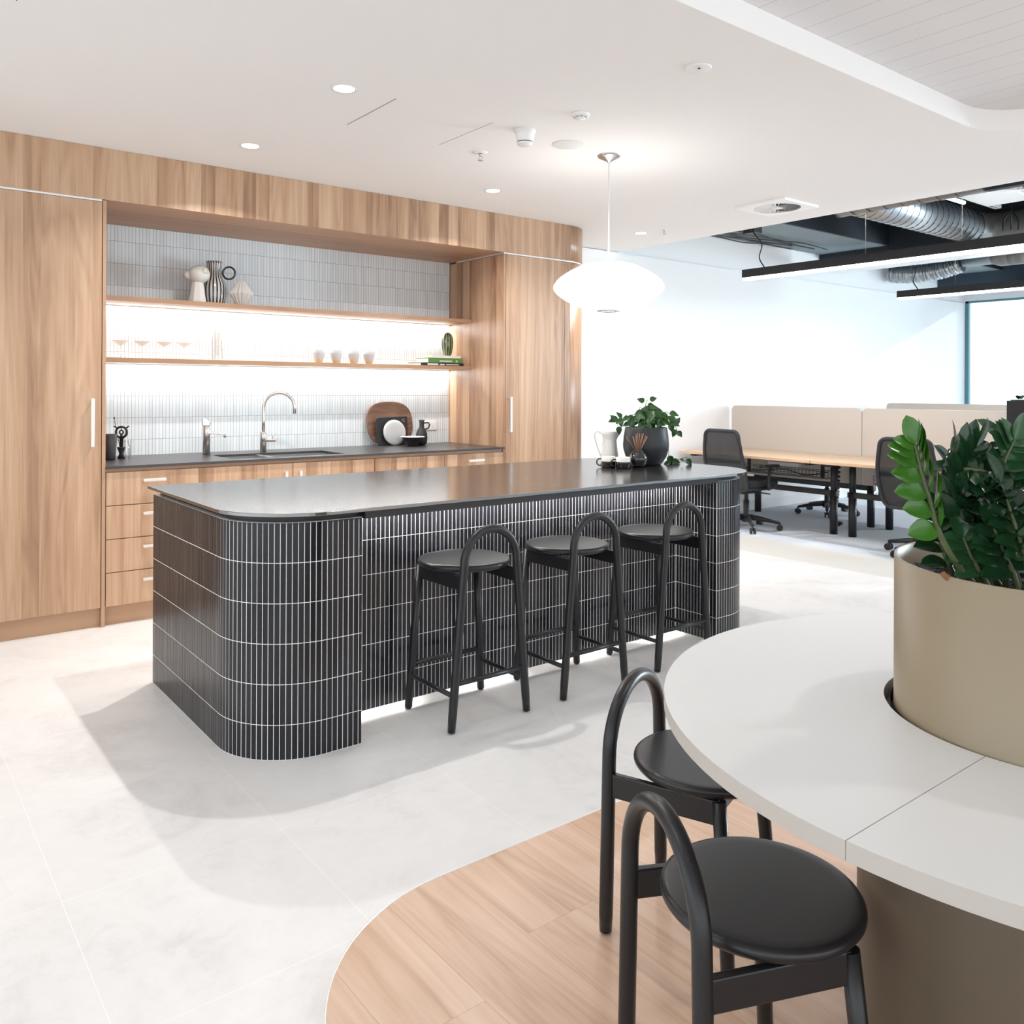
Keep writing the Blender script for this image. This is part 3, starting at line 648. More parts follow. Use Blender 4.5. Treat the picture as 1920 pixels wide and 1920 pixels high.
# ---- leaves
def leaf(b, base, d, nrm, L, Wd, cup=.25, curl=.25, nseg=7, heart=False, tip=1.0):
    base = Vector(base); d = Vector(d).normalized(); nrm = Vector(nrm); nrm = (nrm-d*nrm.dot(d))
    if nrm.length < 1e-4: nrm = d.orthogonal()
    nrm.normalize(); s = d.cross(nrm)
    rows = []
    for i in range(nseg+1):
        u = i/nseg
        if heart:
            wv = (math.sin(PI*min(1, (u+.12)/1.12)**.75))*(1-.25*u) if u < 1 else 0
            wv = max(0, wv)
        else: wv = math.sin(PI*u**.95)**.62 if 0 < u < 1 else 0
        wv = wv*Wd/2
        c = base + d*(L*u*(1-.15*curl*u)) - nrm*(curl*L*u*u*.6)
        if heart and u == 0: wv = Wd*.16
        cu = cup*wv
        rows.append([b.V(c - s*wv + nrm*cu), b.V(c - s*wv*.5 + nrm*cu*.3), b.V(c), b.V(c + s*wv*.5 + nrm*cu*.3), b.V(c + s*wv + nrm*cu)])
    for i in range(nseg):
        for k in range(4): b.Fc([rows[i][k], rows[i][k+1], rows[i+1][k+1], rows[i+1][k]], True)
def spl(pts, n):
    P = [Vector(p) for p in pts]; P = [P[0]*2-P[1]]+P+[P[-1]*2-P[-2]]; out = []
    for i in range(1, len(P)-2):
        for k in range(n):
            u = k/n; a, b_, c, d = P[i-1], P[i], P[i+1], P[i+2]
            out.append(.5*((2*b_)+(c-a)*u+(2*a-5*b_+4*c-d)*u*u+(3*b_-a-3*c+d)*u**3))
    out.append(P[-2]); return out
def frond(plant, pts, face, nl, L, Wd, leafm, r0=.0062, start=.3, spread=1.0, curl=.3, seed=0, org=(0, 0, 0), endleaf=True, asym=0):
    rnd = random.Random(seed); sp = spl(pts, 8); n = len(sp)
    b = MB(org); b.tube(sp, [r0*(1-.65*i/(n-1)) for i in range(n)], 10); st = b.obj('frond', 'stem', plant)
    b = MB(org)
    face = Vector(face).normalized()
    for i in range(nl):
        u = start+(1-start)*(i+.5)/nl; k = min(n-2, int(u*(n-1))); p = sp[k]; tg = (sp[k+1]-sp[k]).normalized()
        side = tg.cross(face).normalized()
        for s in (-1, 1):
            sz = (.75+.35*math.sin(PI*min(1, .25+.75*(i+.5)/nl)))*(1-.15*rnd.random())
            d = tg*(.42+.5*(i/nl)) + side*s*spread + face*(rnd.random()-.35)*.35
            nn = face+side*s*-.35+tg*.2+Vector((0, 0, .25))
            if s == asym: d = tg*.95+side*s*.45-face*.15; nn = side*s*.9+face*.35
            leaf(b, p, d, nn, L*sz*(1.15 if s == asym else 1), Wd*sz, .35, curl*(.6+.8*rnd.random()))
    if endleaf: leaf(b, sp[-1], tg, face, L*.9, Wd*.85, .3, .2)
    b.obj('leaflets', leafm, st); return st
tocam = Vector((-.62, -.72, .15))
pl = thing('zz_plant', 'leafy dark green plant with glossy oval leaflets growing in the table planter', 'plant', (*TC, .97)); PO = Vector((TC[0], TC[1], .97))
def fr(pts, face, nl, L, Wd, m, **k): return frond(pl, pts, face, nl, L, Wd, m, org=PO, **k)
# bright frond at the left, then the dark ones behind and beside it
fr([(1.615, .665, .97), (1.535, .688, 1.05), (1.490, .697, 1.11), (1.468, .70, 1.16), (1.452, .706, 1.205), (1.444, .711, 1.24), (1.441, .714, 1.258)], (-.62, -.72, .1), 7, .060, .040, 'leaf_light', start=.30, spread=1.15, curl=.08, seed=1, asym=1)
fr([(1.625, .655, .97), (1.59, .672, 1.06), (1.565, .69, 1.13), (1.548, .70, 1.19), (1.552, .70, 1.232)], (.35, -.7, .5), 9, .078, .034, 'leaf_dark', start=.25, spread=.6, curl=.12, seed=2)
fr([(1.70, .63, .97), (1.672, .618, 1.05), (1.645, .625, 1.12), (1.618, .64, 1.175), (1.59, .66, 1.205), (1.555, .685, 1.212)], (-.3, -.4, .85), 8, .072, .042, 'leaf_dark', r0=.0095, start=.45, spread=.95, curl=.4, seed=3)
fr([(1.70, .60, .97), (1.705, .62, 1.09), (1.70, .645, 1.18), (1.70, .65, 1.225), (1.68, .665, 1.255)], (-.4, -.5, .7), 8, .075, .042, 'leaf_under', start=.42, spread=.95, curl=.3, seed=4)
fr([(1.66, .56, .97), (1.64, .55, 1.05), (1.63, .555, 1.12), (1.655, .56, 1.18), (1.70, .55, 1.205)], (-.6, -.6, .3), 8, .07, .04, 'leaf_dark', start=.3, spread=.95, curl=.4, seed=5)
fr([(1.60, .64, .97), (1.58, .66, 1.02), (1.565, .675, 1.06), (1.56, .685, 1.09)], (-.6, -.6, .5), 4, .055, .038, 'leaf_under', start=.35, spread=1.0, curl=.3, seed=6)
fr([(1.62, .61, .97), (1.605, .62, 1.03), (1.59, .63, 1.07), (1.575, .64, 1.11)], (-.5, -.7, .4), 5, .058, .040, 'leaf_dark', start=.35, spread=1.0, curl=.35, seed=7)
fr([(1.65, .62, .97), (1.65, .64, 1.05), (1.66, .67, 1.12), (1.68, .71, 1.16)], (-.5, -.5, .6), 6, .065, .04, 'leaf_under', start=.35, spread=1.0, curl=.3, seed=8)
fr([(1.70, .58, .97), (1.68, .575, 1.04), (1.67, .57, 1.09), (1.665, .57, 1.12)], (-.6, -.5, .4), 5, .062, .042, 'leaf_dark', start=.3, spread=1.0, curl=.35, seed=10)
fr([(1.78, .52, .97), (1.76, .50, 1.08), (1.745, .50, 1.16), (1.72, .52, 1.22), (1.71, .54, 1.255)], (-.6, -.5, .5), 9, .075, .042, 'leaf_under', start=.3, spread=1.0, curl=.3, seed=11)
fr([(1.75, .72, .97), (1.74, .74, 1.08), (1.735, .76, 1.15), (1.70, .77, 1.20)], (-.4, -.5, .7), 8, .07, .04, 'leaf_dark', start=.3, spread=1.0, curl=.3, seed=12)
fr([(1.86, .60, .97), (1.87, .60, 1.09), (1.88, .61, 1.20), (1.86, .63, 1.27)], (-.4, -.6, .6), 9, .075, .042, 'leaf_dark', start=.3, spread=1.0, curl=.3, seed=13)
fr([(1.84, .48, .97), (1.85, .44, 1.08), (1.84, .42, 1.17), (1.80, .42, 1.24)], (-.5, -.5, .6), 8, .075, .042, 'leaf_under', start=.3, spread=1.0, curl=.3, seed=14)
fr([(1.68, .66, .97), (1.64, .69, 1.05), (1.63, .71, 1.11), (1.635, .73, 1.16)], (-.5, -.6, .5), 6, .068, .04, 'leaf_dark', start=.3, spread=1.0, curl=.3, seed=15)
fr([(1.73, .60, .97), (1.72, .60, 1.06), (1.70, .61, 1.12), (1.67, .62, 1.16)], (-.5, -.6, .5), 7, .068, .042, 'leaf_dark', start=.3, spread=1.0, curl=.3, seed=16)
fr([(1.62, .67, .97), (1.585, .69, 1.07), (1.562, .70, 1.15), (1.57, .692, 1.215), (1.585, .68, 1.25)], (.2, -.8, .4), 8, .07, .03, 'leaf_dark', start=.35, spread=.6, curl=.2, seed=21, asym=-1)
fr([(1.66, .65, .97), (1.64, .655, 1.08), (1.63, .66, 1.16), (1.64, .65, 1.22), (1.66, .64, 1.262)], (-.5, -.7, .3), 8, .07, .036, 'leaf_under', start=.35, spread=.8, curl=.25, seed=22)
fr([(1.64, .60, .97), (1.615, .605, 1.06), (1.60, .62, 1.13), (1.60, .64, 1.19)], (-.2, -.8, .3), 7, .066, .036, 'leaf_dark', start=.3, spread=.8, curl=.25, seed=17)
fr([(1.60, .70, .97), (1.585, .72, 1.03), (1.575, .735, 1.08), (1.565, .74, 1.12)], (-.5, -.5, .6), 5, .058, .038, 'leaf_dark', start=.3, spread=.9, curl=.25, seed=18)
b = MB(PO); b.tube([(1.555, .672, .985), (1.53, .685, 1.01), (1.505, .695, 1.03)], [.009, .008, .005], 8); label_part(b.obj('dry_husk', 'bark_red', pl), 'reddish brown dry stalk')

# ================================================================== CEILING FITTINGS
DR = .045; SPR = 135
def downlight(loc, label, power, first=None):
    if first: t = dup(first, loc, 0, label)
    else:
        t = thing('downlight', label, 'light', loc, 0, 'recessed ceiling downlights')
        b = MB(); b.lathe([(.048, -.001), (.056, -.003), (.058, -.0005), (.058, 0)], n=32); b.lathe([(.048, -.001), (.044, .006)], n=32); b.obj('trim_ring', 'white_plastic', t)
        b = MB(); b.disc((0, 0), .045, -.0008, 28, False); b.obj('lens', 'lamp_disc', t)
    if power: area('downlight_lamp', (loc[0], loc[1], loc[2]-.006), (0, 0, -1), DR, DR, power, (1, .955, .91), spread=SPR, shape='DISK')
    return t
z = 2.6995
d0 = downlight((1.727, 3.446, z), 'round recessed downlight nearest the camera, left of the ceiling panel joints', 13)
downlight((1.727, 4.587, z), 'round recessed downlight closest to the left end of the bulkhead', 20, d0)
downlight((3.408, 4.581, z), 'round recessed downlight in front of the middle of the bulkhead, left of the pendant', 20, d0)
downlight((5.319, 5.015, z), 'round recessed downlight right of the pendant cord near the open ceiling', 26, d0)
# presumed ceiling lamps out of view, added for their light (lamps only)
area('downlight_lamp', (.1, 3.446, 2.69), (0, 0, -1), .07, .07, 4, (1, .95, .91), spread=140, shape='DISK')
area('downlight_lamp', (.1, 1.9, 2.69), (0, 0, -1), .07, .07, 4, (1, .95, .91), spread=140, shape='DISK')
area('unseen_recess_lamp', (2.9, .3, 2.8), (0, 0, -1), .10, .10, 8, (1, .97, .94), spread=150, shape='DISK')

t = thing('pendant_light', 'glowing white saucer pendant lamp with fine ribs hanging over the island', 'pendant light', (3.415, 3.471, 2.7))
b = MB(); b.lathe([(0, -.045), (.006, -.044), (.012, -.036), (.062, -.012), (.068, -.004), (.068, -.0005), (0, -.0005)], n=40); b.obj('canopy', 'chrome', t)
b = MB(); b.tube([(0, 0, -.04), (0, 0, -.615)], .0035, 8); b.obj('cord', 'white_plastic', t)
zc = -.755; Rp = .318
prof = [(.045, .138), (.10, .132), (.16, .117), (.22, .088), (.27, .056), (.30, .030), (.315, .008), (.318, -.006), (.313, -.022), (.295, -.044), (.25, -.078), (.19, -.108), (.13, -.127), (.062, -.136)]
b = MB(); b.lathe([(r, z_+zc) for r, z_ in prof], n=64, fn=lambda k, n: 1.0); b.obj('shade', 'pendant', t)
for k in range(24):
    a = 2*PI*k/24; b = MB(); b.tube([((r+.0005)*math.cos(a), (r+.0005)*math.sin(a), z_+zc) for r, z_ in prof], .0012, 5, caps=False)
    if k == 0: b.obj('rib', 'pendant_rib', t)
    else: b.obj('rib', 'pendant_rib', t)
b = MB(); b.lathe([(.062, zc-.134), (.066, zc-.139), (.066, zc-.143), (.060, zc-.145), (.046, zc-.144), (.044, zc-.140)], n=36); b.obj('bottom_ring', 'chrome', t)
pl_ = bpy.data.lights.new('pendant_bulb', 'POINT'); pl_.energy = 4; pl_.shadow_soft_size = .06; pl_.color = (1, .96, .92)
po = bpy.data.objects.new('pendant_bulb', pl_); C.objects.link(po); po.location = (3.415, 3.471, 2.7-.56)

z = 2.6998
t = thing('smoke_detector', 'white conical smoke detector with dark slots left of the pendant', 'detector', (2.747, 3.415, z))
b = MB(); b.lathe([(.058, 0), (.058, -.006), (.052, -.008), (.05, -.03), (.043, -.055), (.041, -.058)], n=36); b.obj('housing', 'white_plastic', t)
b = MB(); b.lathe([(.038, -.056), (.038, -.064)], n=36); b.obj('slot_ring', 'black', t)
b = MB(); b.lathe([(.041, -.063), (.04, -.072), (.03, -.079), (0, -.081)], n=36); b.lathe([(0, -.057), (.041, -.058)], n=36); b.obj('cap', 'white_plastic', t)
t = thing('heat_detector', 'small flat white detector disc with grille above the smoke detector', 'detector', (2.794, 3.039, z))
b = MB(); b.lathe([(.047, 0), (.047, -.008), (.041, -.014), (.028, -.016), (.026, -.022), (0, -.024)], n=32); b.obj('housing', 'white_plastic', t)
b = MB()
for k in range(8):
    a = 2*PI*k/8; b.tube([(.030*math.cos(a), .030*math.sin(a), -.0165), (.030*math.cos(a+.45), .030*math.sin(a+.45), -.0165)], .0016, 6)
b.obj('grille', 'black', t)
b = MB(); b.lathe([(.087, 0), (.087, -.002), (.084, -.0035), (0, -.0037)], n=44); solo('ceiling_speaker', 'plain round white ceiling speaker grille beside the pendant canopy', 'speaker', b, 'grey_white', (3.083, 3.458, z))
def sprinkler(loc, label, rp):
    t = thing('sprinkler', label, 'sprinkler', loc, 0, 'ceiling sprinklers')
    b = MB(); b.lathe([(rp, 0), (rp, -.003), (rp*.6, -.007), (.012, -.009)], n=28); b.obj('plate', 'white_plastic', t)
    b = MB(); b.tube([(0, 0, -.004), (0, 0, -.022)], .007, 10); b.tube([(-.009, 0, -.02), (-.011, 0, -.034), (0, 0, -.044), (.011, 0, -.034), (.009, 0, -.02)], .0022, 6); b.lathe([(0, -.044), (.016, -.045), (.016, -.0465), (0, -.047)], n=16); b.obj('head', 'chrome', t)
sprinkler((2.799, 3.882, z), 'white sprinkler head with round plate left of the smoke detector', .042)
sprinkler((5.354, 4.78, z), 'small sprinkler head right of the farthest downlight', .02)
t = thing('occupancy_sensor', 'flat round white sensor disc high on the ceiling near the recess edge', 'sensor', (2.775, 2.293, z))
b = MB(); b.lathe([(.055, 0), (.055, -.004), (.05, -.007), (.02, -.008), (0, -.010)], n=40); b.obj('disc', 'white_plastic', t)
b = MB(); b.lathe([(0, -.0125), (.005, -.0115), (.006, -.009)], (-.012, -.014, 0), 12); b.obj('eye', 'black', t)
# swirl air diffusers
def swirl(loc, label, s, first=None):
    if first: return dup(first, loc, 0, label)
    t = thing('air_diffuser', label, 'air vent', loc, 0, 'square swirl air diffusers'); n = 28
    b = MB(); ri = s*.40; P = [(-s/2, -s/2), (s/2, -s/2), (s/2, s/2), (-s/2, s/2)]
    ring = [(ri*math.cos(2*PI*k/32), ri*math.sin(2*PI*k/32)) for k in range(32)]
    outer = []
    for x, y in ring:
        m_ = max(abs(x), abs(y)); outer.append((x/m_*s/2, y/m_*s/2))
    A = [b.V((*p, -.016)) for p in ring]; B = [b.V((*p, -.016)) for p in outer]; D = [b.V((*p, 0)) for p in outer]; E_ = [b.V((*p, -.0005)) for p in ring]
    for k in range(32):
        k2 = (k+1) % 32; b.Fc([A[k], B[k], B[k2], A[k2]]); b.Fc([B[k], D[k], D[k2], B[k2]]); b.Fc([A[k], A[k2], E_[k2], E_[k]])
    b.obj('plate', mat('bright_white_plate', (.93, .93, .93), .5), t)
    b = MB(); b.disc((0, 0), ri, -.0008, 32, False); b.obj('plenum', 'black_matt', t)
    for k in range(n):
        a = 2*PI*k/n; r0_, r1_ = s*.09, ri*.98; w_ = .50*2*PI/n; b = MB()
        b.Fc([b.V((r0_*math.cos(a), r0_*math.sin(a), -.015)), b.V((r1_*math.cos(a), r1_*math.sin(a), -.016)), b.V((r1_*math.cos(a+w_), r1_*math.sin(a+w_), -.004)), b.V((r0_*math.cos(a+w_), r0_*math.sin(a+w_), -.004))])
        b.obj('vane', 'white_plastic', t)
    b = MB(); b.lathe([(s*.095, -.008), (s*.09, -.016), (0, -.018)], n=24); b.obj('hub', 'white_plastic', t)
    return t
sw = swirl((5.31, 3.655, z), 'white square swirl air diffuser in the plasterboard ceiling by the open office edge', .42)
swirl((6.62, 2.50, 2.86), 'square swirl air diffuser hanging in the open ceiling at the right edge', .42, sw)
# access panel joints
t = thing('ceiling_access_panel', 'flush ceiling access panel with fine dark joints behind the nearest downlight', 'access panel', (2.255, 3.66, z)); og = (2.255, 3.66, z)
b = MB(og); b.box(1.977, 2.533, 3.41, 3.905, 2.6994, 2.6999); b.obj('panel', 'ceiling', t)
for x in (1.9755, 2.5345): b = MB(og); b.box(x-.0015, x+.0015, 3.41, 3.905, 2.6992, 2.6999); b.obj('joint', 'black_matt', t)
b = MB((.438, 3.1, z)); b.box(.4365, .4395, 2.9, 3.38, 2.699, 2.6999); solo('ceiling_joint', 'short dark joint line in the top left corner of the ceiling', 'ceiling joint', b, 'black_matt', (.438, 3.1, z))

# ================================================================== THINGS IN THE NICHE
def rev(name, label, cat, loc, prof, m, group=None, n=32, fn=None, smooth=True):
    b = MB(); b.lathe(prof, n=n, fn=fn, smooth=smooth); return solo(name, label, cat, b, m, loc, group)
ZS1, ZS2, ZW = 1.9153, 1.5363, .9063
# head-shaped vase
t = thing('sculptural_vase', 'white ceramic vase with a rounded lobed top and pierced hollow, left on the upper shelf', 'vase', (1.785, 5.672, ZS1))
b = MB(); b.lathe([(0, 0), (.058, 0), (.056, .02), (.047, .07), (.040, .115), (.038, .135), (.03, .15), (0, .15)], n=8, smooth=False); b.obj('neck', 'pleat', t, .003)
b = MB(); ico = []
for (c_, r_) in (((.006, -.01, .188), .068), ((-.05, .02, .18), .035)):
    prof = [(r_*math.sin(PI*i/14), -r_*math.cos(PI*i/14)*.88) for i in range(15)]; b.lathe(prof, c_, 28)
b.obj('lobed_top', 'pleat', t)
b = MB(); hn = Vector((.35, -.9, .3)).normalized(); hc = Vector((.006, -.01, .188)) + hn*.0655; s_ = hn.orthogonal().normalized(); q_ = hn.cross(s_)
b.tube([hc+(s_*math.cos(2*PI*k/20)*.02+q_*math.sin(2*PI*k/20)*.016) for k in range(20)], .005, 8, closed=True)
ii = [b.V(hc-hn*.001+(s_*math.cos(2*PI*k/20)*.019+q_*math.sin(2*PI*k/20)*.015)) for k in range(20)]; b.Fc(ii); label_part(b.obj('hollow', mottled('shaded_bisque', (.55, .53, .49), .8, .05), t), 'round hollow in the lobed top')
# striped vase with ring handle
t = thing('striped_vase', 'tall black and grey striped vase with a black ring handle on the upper shelf', 'vase', (1.925, 5.77, ZS1))
b = MB(); b.lathe([(0, 0), (.062, 0), (.072, .02), (.080, .06), (.082, .11), (.076, .145), (.060, .175), (.050, .20), (.047, .24), (.050, .28), (.055, .297), (.050, .297), (.044, .25), (.04, .2), (0, .19)], n=48); b.obj('body', 'stripes', t)
b = MB(); cc = Vector((.086, -.045, .222)); dd = Vector((.79, -.61, 0)).normalized(); b.tube([cc+dd*.042*math.cos(2*PI*k/24)+Vector((0, 0, .042*math.sin(2*PI*k/24))) for k in range(24)], .0065, 10, closed=True); b.obj('ring_handle', 'black_gloss', t)
rev('faceted_vase', 'small white pleated diamond-shaped vase, right of the striped vase', 'vase', (2.085, 5.69, ZS1), [(0, 0), (.032, 0), (.05, .03), (.082, .082), (.05, .13), (.022, .168), (.017, .17), (.015, .15), (0, .14)], 'pleat', n=32, fn=lambda k, n: 1.0 if k % 2 else .80, smooth=False)
# four clay cups
g = 'clay-footed cups on the lower shelf'; c0 = None
for i, (x, lb) in enumerate(((2.672, 'white tapered cup with raw clay foot, leftmost of four on the lower shelf'), (2.812, 'white tapered cup with raw clay foot, second from left of four'), (2.957, 'white tapered cup with raw clay foot, third from left of four'), (3.085, 'white tapered cup with raw clay foot, rightmost of four, nearest the books'))):
    if c0 is None:
        c0 = thing('cup', lb, 'cup', (x, 5.72, ZS2), 0, g)
        b = MB(); b.lathe([(.033, .026), (.039, .045), (.043, .07), (.0445, .096), (.0415, .096), (.039, .06), (.030, .03), (0, .028)], n=28); b.obj('body', 'cup_glaze', c0)
        b = MB(); b.lathe([(0, 0), (.024, 0), (.027, .008), (.033, .0262)], n=28); label_part(b.obj('foot', 'cup_base', c0), 'raw clay foot')
    else: dup(c0, (x, 5.72, ZS2), 0, lb)
frost = mat('frosted_bowl_glass', (.62, .61, .59), .4); frost.node_tree.nodes['Principled BSDF'].inputs['Alpha'].default_value = .6
# coupe glasses
g = 'stemmed glasses on the lower shelf'; c0 = None
for i, (x, lb) in enumerate(((1.325, 'clear stemmed cocktail glass, leftmost of four on the lower shelf'), (1.455, 'clear stemmed cocktail glass, second from left of four'), (1.592, 'clear stemmed cocktail glass, third from left of four'), (1.718, 'clear stemmed cocktail glass, rightmost of four, left of the clear vase'))):
    if c0 is None:
        c0 = thing('cocktail_glass', lb, 'glass', (x, 5.74, ZS2), 0, g)
        b = MB(); b.lathe([(0, .084), (.008, .086), (.048, .113), (.050, .1135), (.047, .1125), (.008, .089), (0, .088)], n=28); label_part(b.obj('bowl', frost, c0), 'shallow pale glass bowl')
        b = MB(); b.lathe([(.0, 0), (.032, 0), (.031, .002), (.006, .004), (.0028, .012), (.0028, .08), (.007, .085)], n=20); b.obj('stem', 'glass', c0)
    else: dup(c0, (x, 5.74, ZS2), 0, lb)
rev('glass_vase', 'tall clear cylindrical glass vase in the middle left of the lower shelf', 'vase', (1.94, 5.74, ZS2), [(0, .0), (.035, 0), (.036, .01), (.036, .215), (.034, .215), (.034, .012), (0, .01)], 'glass')
# books and cactus
def book(name, label, x0, x1, y0, y1, z0, h, cov, extra=None):
    c_ = ((x0+x1)/2, (y0+y1)/2, z0); t = thing(name, label, 'book', c_, 0, 'books stacked on the lower shelf')
    b = MB(c_); b.box(x0, x1, y0, y1, z0, z0+.0025); b.box(x0, x1, y0, y1, z0+h-.0025, z0+h); b.box(x1-.003, x1, y0, y1, z0+.0025, z0+h-.0025) if False else b.box(x0, x1, y0, y0+.003, z0+.0025, z0+h-.0025); b.obj('cover', cov, t)
    b = MB(c_); b.box(x0+.004, x1-.004, y0+.0035, y1-.004, z0+.003, z0+h-.003); b.obj('pages', 'paper', t)
    if extra: extra(t, c_)
    return t
def txt(parent, c_, s, x, y, z, size, m, name='lettering'):
    cu = bpy.data.curves.new(name, 'FONT'); cu.body = s; cu.size = size; cu.extrude = .0002; cu.align_x = 'LEFT'
    tmp = bpy.data.objects.new('t', cu); C.objects.link(tmp); bpy.context.view_layer.update()
    dg = bpy.context.evaluated_depsgraph_get(); me = bpy.data.meshes.new_from_object(tmp.evaluated_get(dg)); bpy.data.objects.remove(tmp)
    o = bpy.data.objects.new(name, me); C.objects.link(o); me.materials.clear(); me.materials.append(M[m]); o.parent = parent
    o.rotation_euler = (PI/2, 0, 0); o.location = (x-c_[0], y-c_[1], z-c_[2]); return o
def ex1(t, c_):
    b = MB(c_); b.box(3.56, 3.66, 5.6385, 5.6400, ZS2+.006, ZS2+.018); b.box(3.675, 3.72, 5.6385, 5.64, ZS2+.006, ZS2+.016); b.box(3.735, 3.86, 5.6385, 5.64, ZS2+.008, ZS2+.015); b.obj('spine_lettering', 'white_cover', t)
def ex2(t, c_):
    b = MB(c_); b.box(3.68, 3.80, 5.6485, 5.65, ZS2+.035, ZS2+.043); b.obj('spine_lettering', 'white_cover', t)
    b = MB(c_); b.lathe([(0, 0), (.008, 0)], (0, 0, 0), 16); 
    b = MB(c_); b.box(3.835, 3.852, 5.6485, 5.65, ZS2+.030, ZS2+.048); label_part(b.obj('spine_emblem', 'gold', t), 'small yellow emblem')
book('book', 'thin black-covered book with white spine lettering, bottom of the stack', 3.50, 3.905, 5.64, 5.84, ZS2+.0002, .024, 'black_cover', ex1)
book('book', 'thick green-covered book with a yellow emblem on the spine, middle of the stack', 3.575, 3.90, 5.65, 5.84, ZS2+.0245, .040, 'green_cover', ex2)
book('book', 'thin off-white book on top of the green one', 3.61, 3.89, 5.655, 5.83, ZS2+.065, .019, 'white_cover')
b = MB(); b.lathe([(0, 0), (.030, 0), (.036, .02), (.046, .07), (.049, .11), (.045, .15), (.032, .178), (.014, .19), (0, .191)], n=48, fn=lambda k, n: 1.0 if k % 4 else .9); solo('cactus_ornament', 'ribbed dark green glass cactus standing on the stack of books', 'ornament', b, 'cactus', (3.80, 5.72, ZS2+.0845))
# right of the worktop: boards, plates, bottle
def squircle(a, b_, n, ex=3.2): 
    out = []
    for k in range(n):
        th = 2*PI*k/n; c_, s_ = math.cos(th), math.sin(th); out.append((a*abs(c_)**(2/ex)*(1 if c_ > 0 else -1), b_*abs(s_)**(2/ex)*(1 if s_ > 0 else -1)))
    return out
def lean(name, label, cat, outline, th, m, loc, tilt, parts=None, group=None, rz=0, bevel=.003):
    """flat thing leaning back against the wall: outline in local x/z, base edge at z = 0"""
    b = MB(); b.extr([(x, 0, z_) for x, z_ in outline], (0, th, 0)); o = solo(name, label, cat, b, m, loc, group, bevel); o.rotation_euler = (-tilt, 0, rz); return o
lean('chopping_board', 'large rounded dark walnut board leaning on the pale tiles', 'chopping board', [(x, z_+.172) for x, z_ in squircle(.205, .172, 56, 2.7)], .018, 'board', (3.345, 5.815, ZW+.004), .17)
t = thing('serving_board', 'square charcoal serving board with a corner hole in front of the walnut board', 'serving board', (3.335, 5.775, ZW+.001)); t.rotation_euler = (-.15, 0, 0)
b = MB(); oc = [(-.135, 0), (.13, 0), (.145, .22), (.135, .232), (-.13, .222), (-.145, .205)]; b.extr([(x, 0, z_) for x, z_ in oc], (0, .012, 0)); b.obj('board', 'black_matt', t, .004)
b = MB(); b.tube([(.105+.013*math.cos(2*PI*k/18), -.0005, .195+.013*math.sin(2*PI*k/18)) for k in range(18)], .002, 6, closed=True); i_ = [b.V((.105+.013*math.cos(-2*PI*k/18), -.0008, .195+.013*math.sin(-2*PI*k/18))) for k in range(18)]; b.Fc(i_[::-1]); b.obj('corner_hole', 'board', t)
t = thing('plate', 'round white dinner plate leaning against the charcoal serving board', 'plate', (3.335, 5.745, ZW+.002)); t.rotation_euler = (PI/2-.17, 0, 0)
b = MB(); b.lathe([(0, .010), (.078, .010), (.092, .004), (.098, .0), (.101, .002), (.096, .008), (.08, .015), (0, .015)], (0, .101, 0), 48); b.obj('body', 'cup_glaze', t)
t = thing('bowl', 'dark flared bowl with white inside standing in front of the white plate', 'bowl', (3.42, 5.63, ZW))
b = MB(); b.lathe([(0, 0), (.036, 0), (.040, .012), (.066, .045), (.094, .072)], n=44); b.obj('body', 'black_matt', t)
b = MB(); b.lathe([(.094, .072), (.0925, .0735), (.062, .047), (.034, .014), (0, .012)], n=44); label_part(b.obj('lining', 'white', t), 'white glazed inside')
t = thing('bottle', 'matt black bottle with small side handle, right of the bowl', 'bottle', (3.545, 5.70, ZW))
b = MB(); b.lathe([(0, 0), (.028, 0), (.042, .015), (.047, .05), (.044, .09), (.030, .125), (.020, .14), (.0185, .175), (.024, .20), (.020, .2), (.014, .18), (0, .17)], n=36); b.obj('body', 'black_matt', t)
b = MB(); b.tube([(.016, -.008, .175), (.045, -.03, .178), (.052, -.035, .16), (.046, -.03, .135), (.026, -.016, .125)], .006, 10); b.obj('handle', 'black_matt', t)
t = thing('power_outlet', 'white double power outlet on the pale tiles beside the bottle', 'power outlet', (3.748, 5.8995, 1.048)); og = (3.748, 5.8995, 1.048)
b = MB(og); b.box(3.688, 3.806, 5.8885, 5.8995, 1.012, 1.085); b.obj('plate', 'white_plastic', t, .002)
for x in (3.72, 3.776): b = MB(og); b.box(x-.006, x+.006, 5.884, 5.8885, 1.062, 1.074); b.obj('switch', 'white_plastic', t, .001)
for x in (3.72, 3.776):
    b = MB(og)
    for dx_, dz_ in ((-.008, .0), (.008, 0), (0, -.012)): b.box(x+dx_-.001, x+dx_+.001, 5.8880, 5.8886, 1.032+dz_, 1.040+dz_)
    b.obj('socket', 'black_matt', t)
# left end: black tumbler, strainer set
rev('tumbler', 'tall matt black tumbler at the left end of the worktop', 'tumbler', (1.235, 5.60, ZW), [(0, 0), (.031, 0), (.033, .01), (.043, .158), (.040, .158), (.031, .012), (0, .012)], 'black_matt')
t = thing('cocktail_set', 'black cocktail strainer and spoon standing in a small black jigger near the tumbler', 'bar tools', (1.315, 5.66, ZW))
b = MB(); b.lathe([(0, 0), (.024, 0), (.012, .03), (.024, .066), (.026, .072), (.022, .072), (.010, .035), (0, .03)], n=28); b.obj('jigger', 'black', t)
b = MB(); vx, vy = .79, -.61
def P2(a, z_, d_=0): return (a*vx + d_*.61, a*vy + d_*.79, z_)
b.extr([P2(-.008, .05), P2(.008, .05), P2(.011, .12), P2(.02, .135), P2(-.02, .135), P2(-.011, .12)], (.61*.003, .79*.003, 0))
b.tube([P2(.034*math.cos(2*PI*k/24), .165+.034*math.sin(2*PI*k/24)) for k in range(24)], .0075, 8, closed=True)
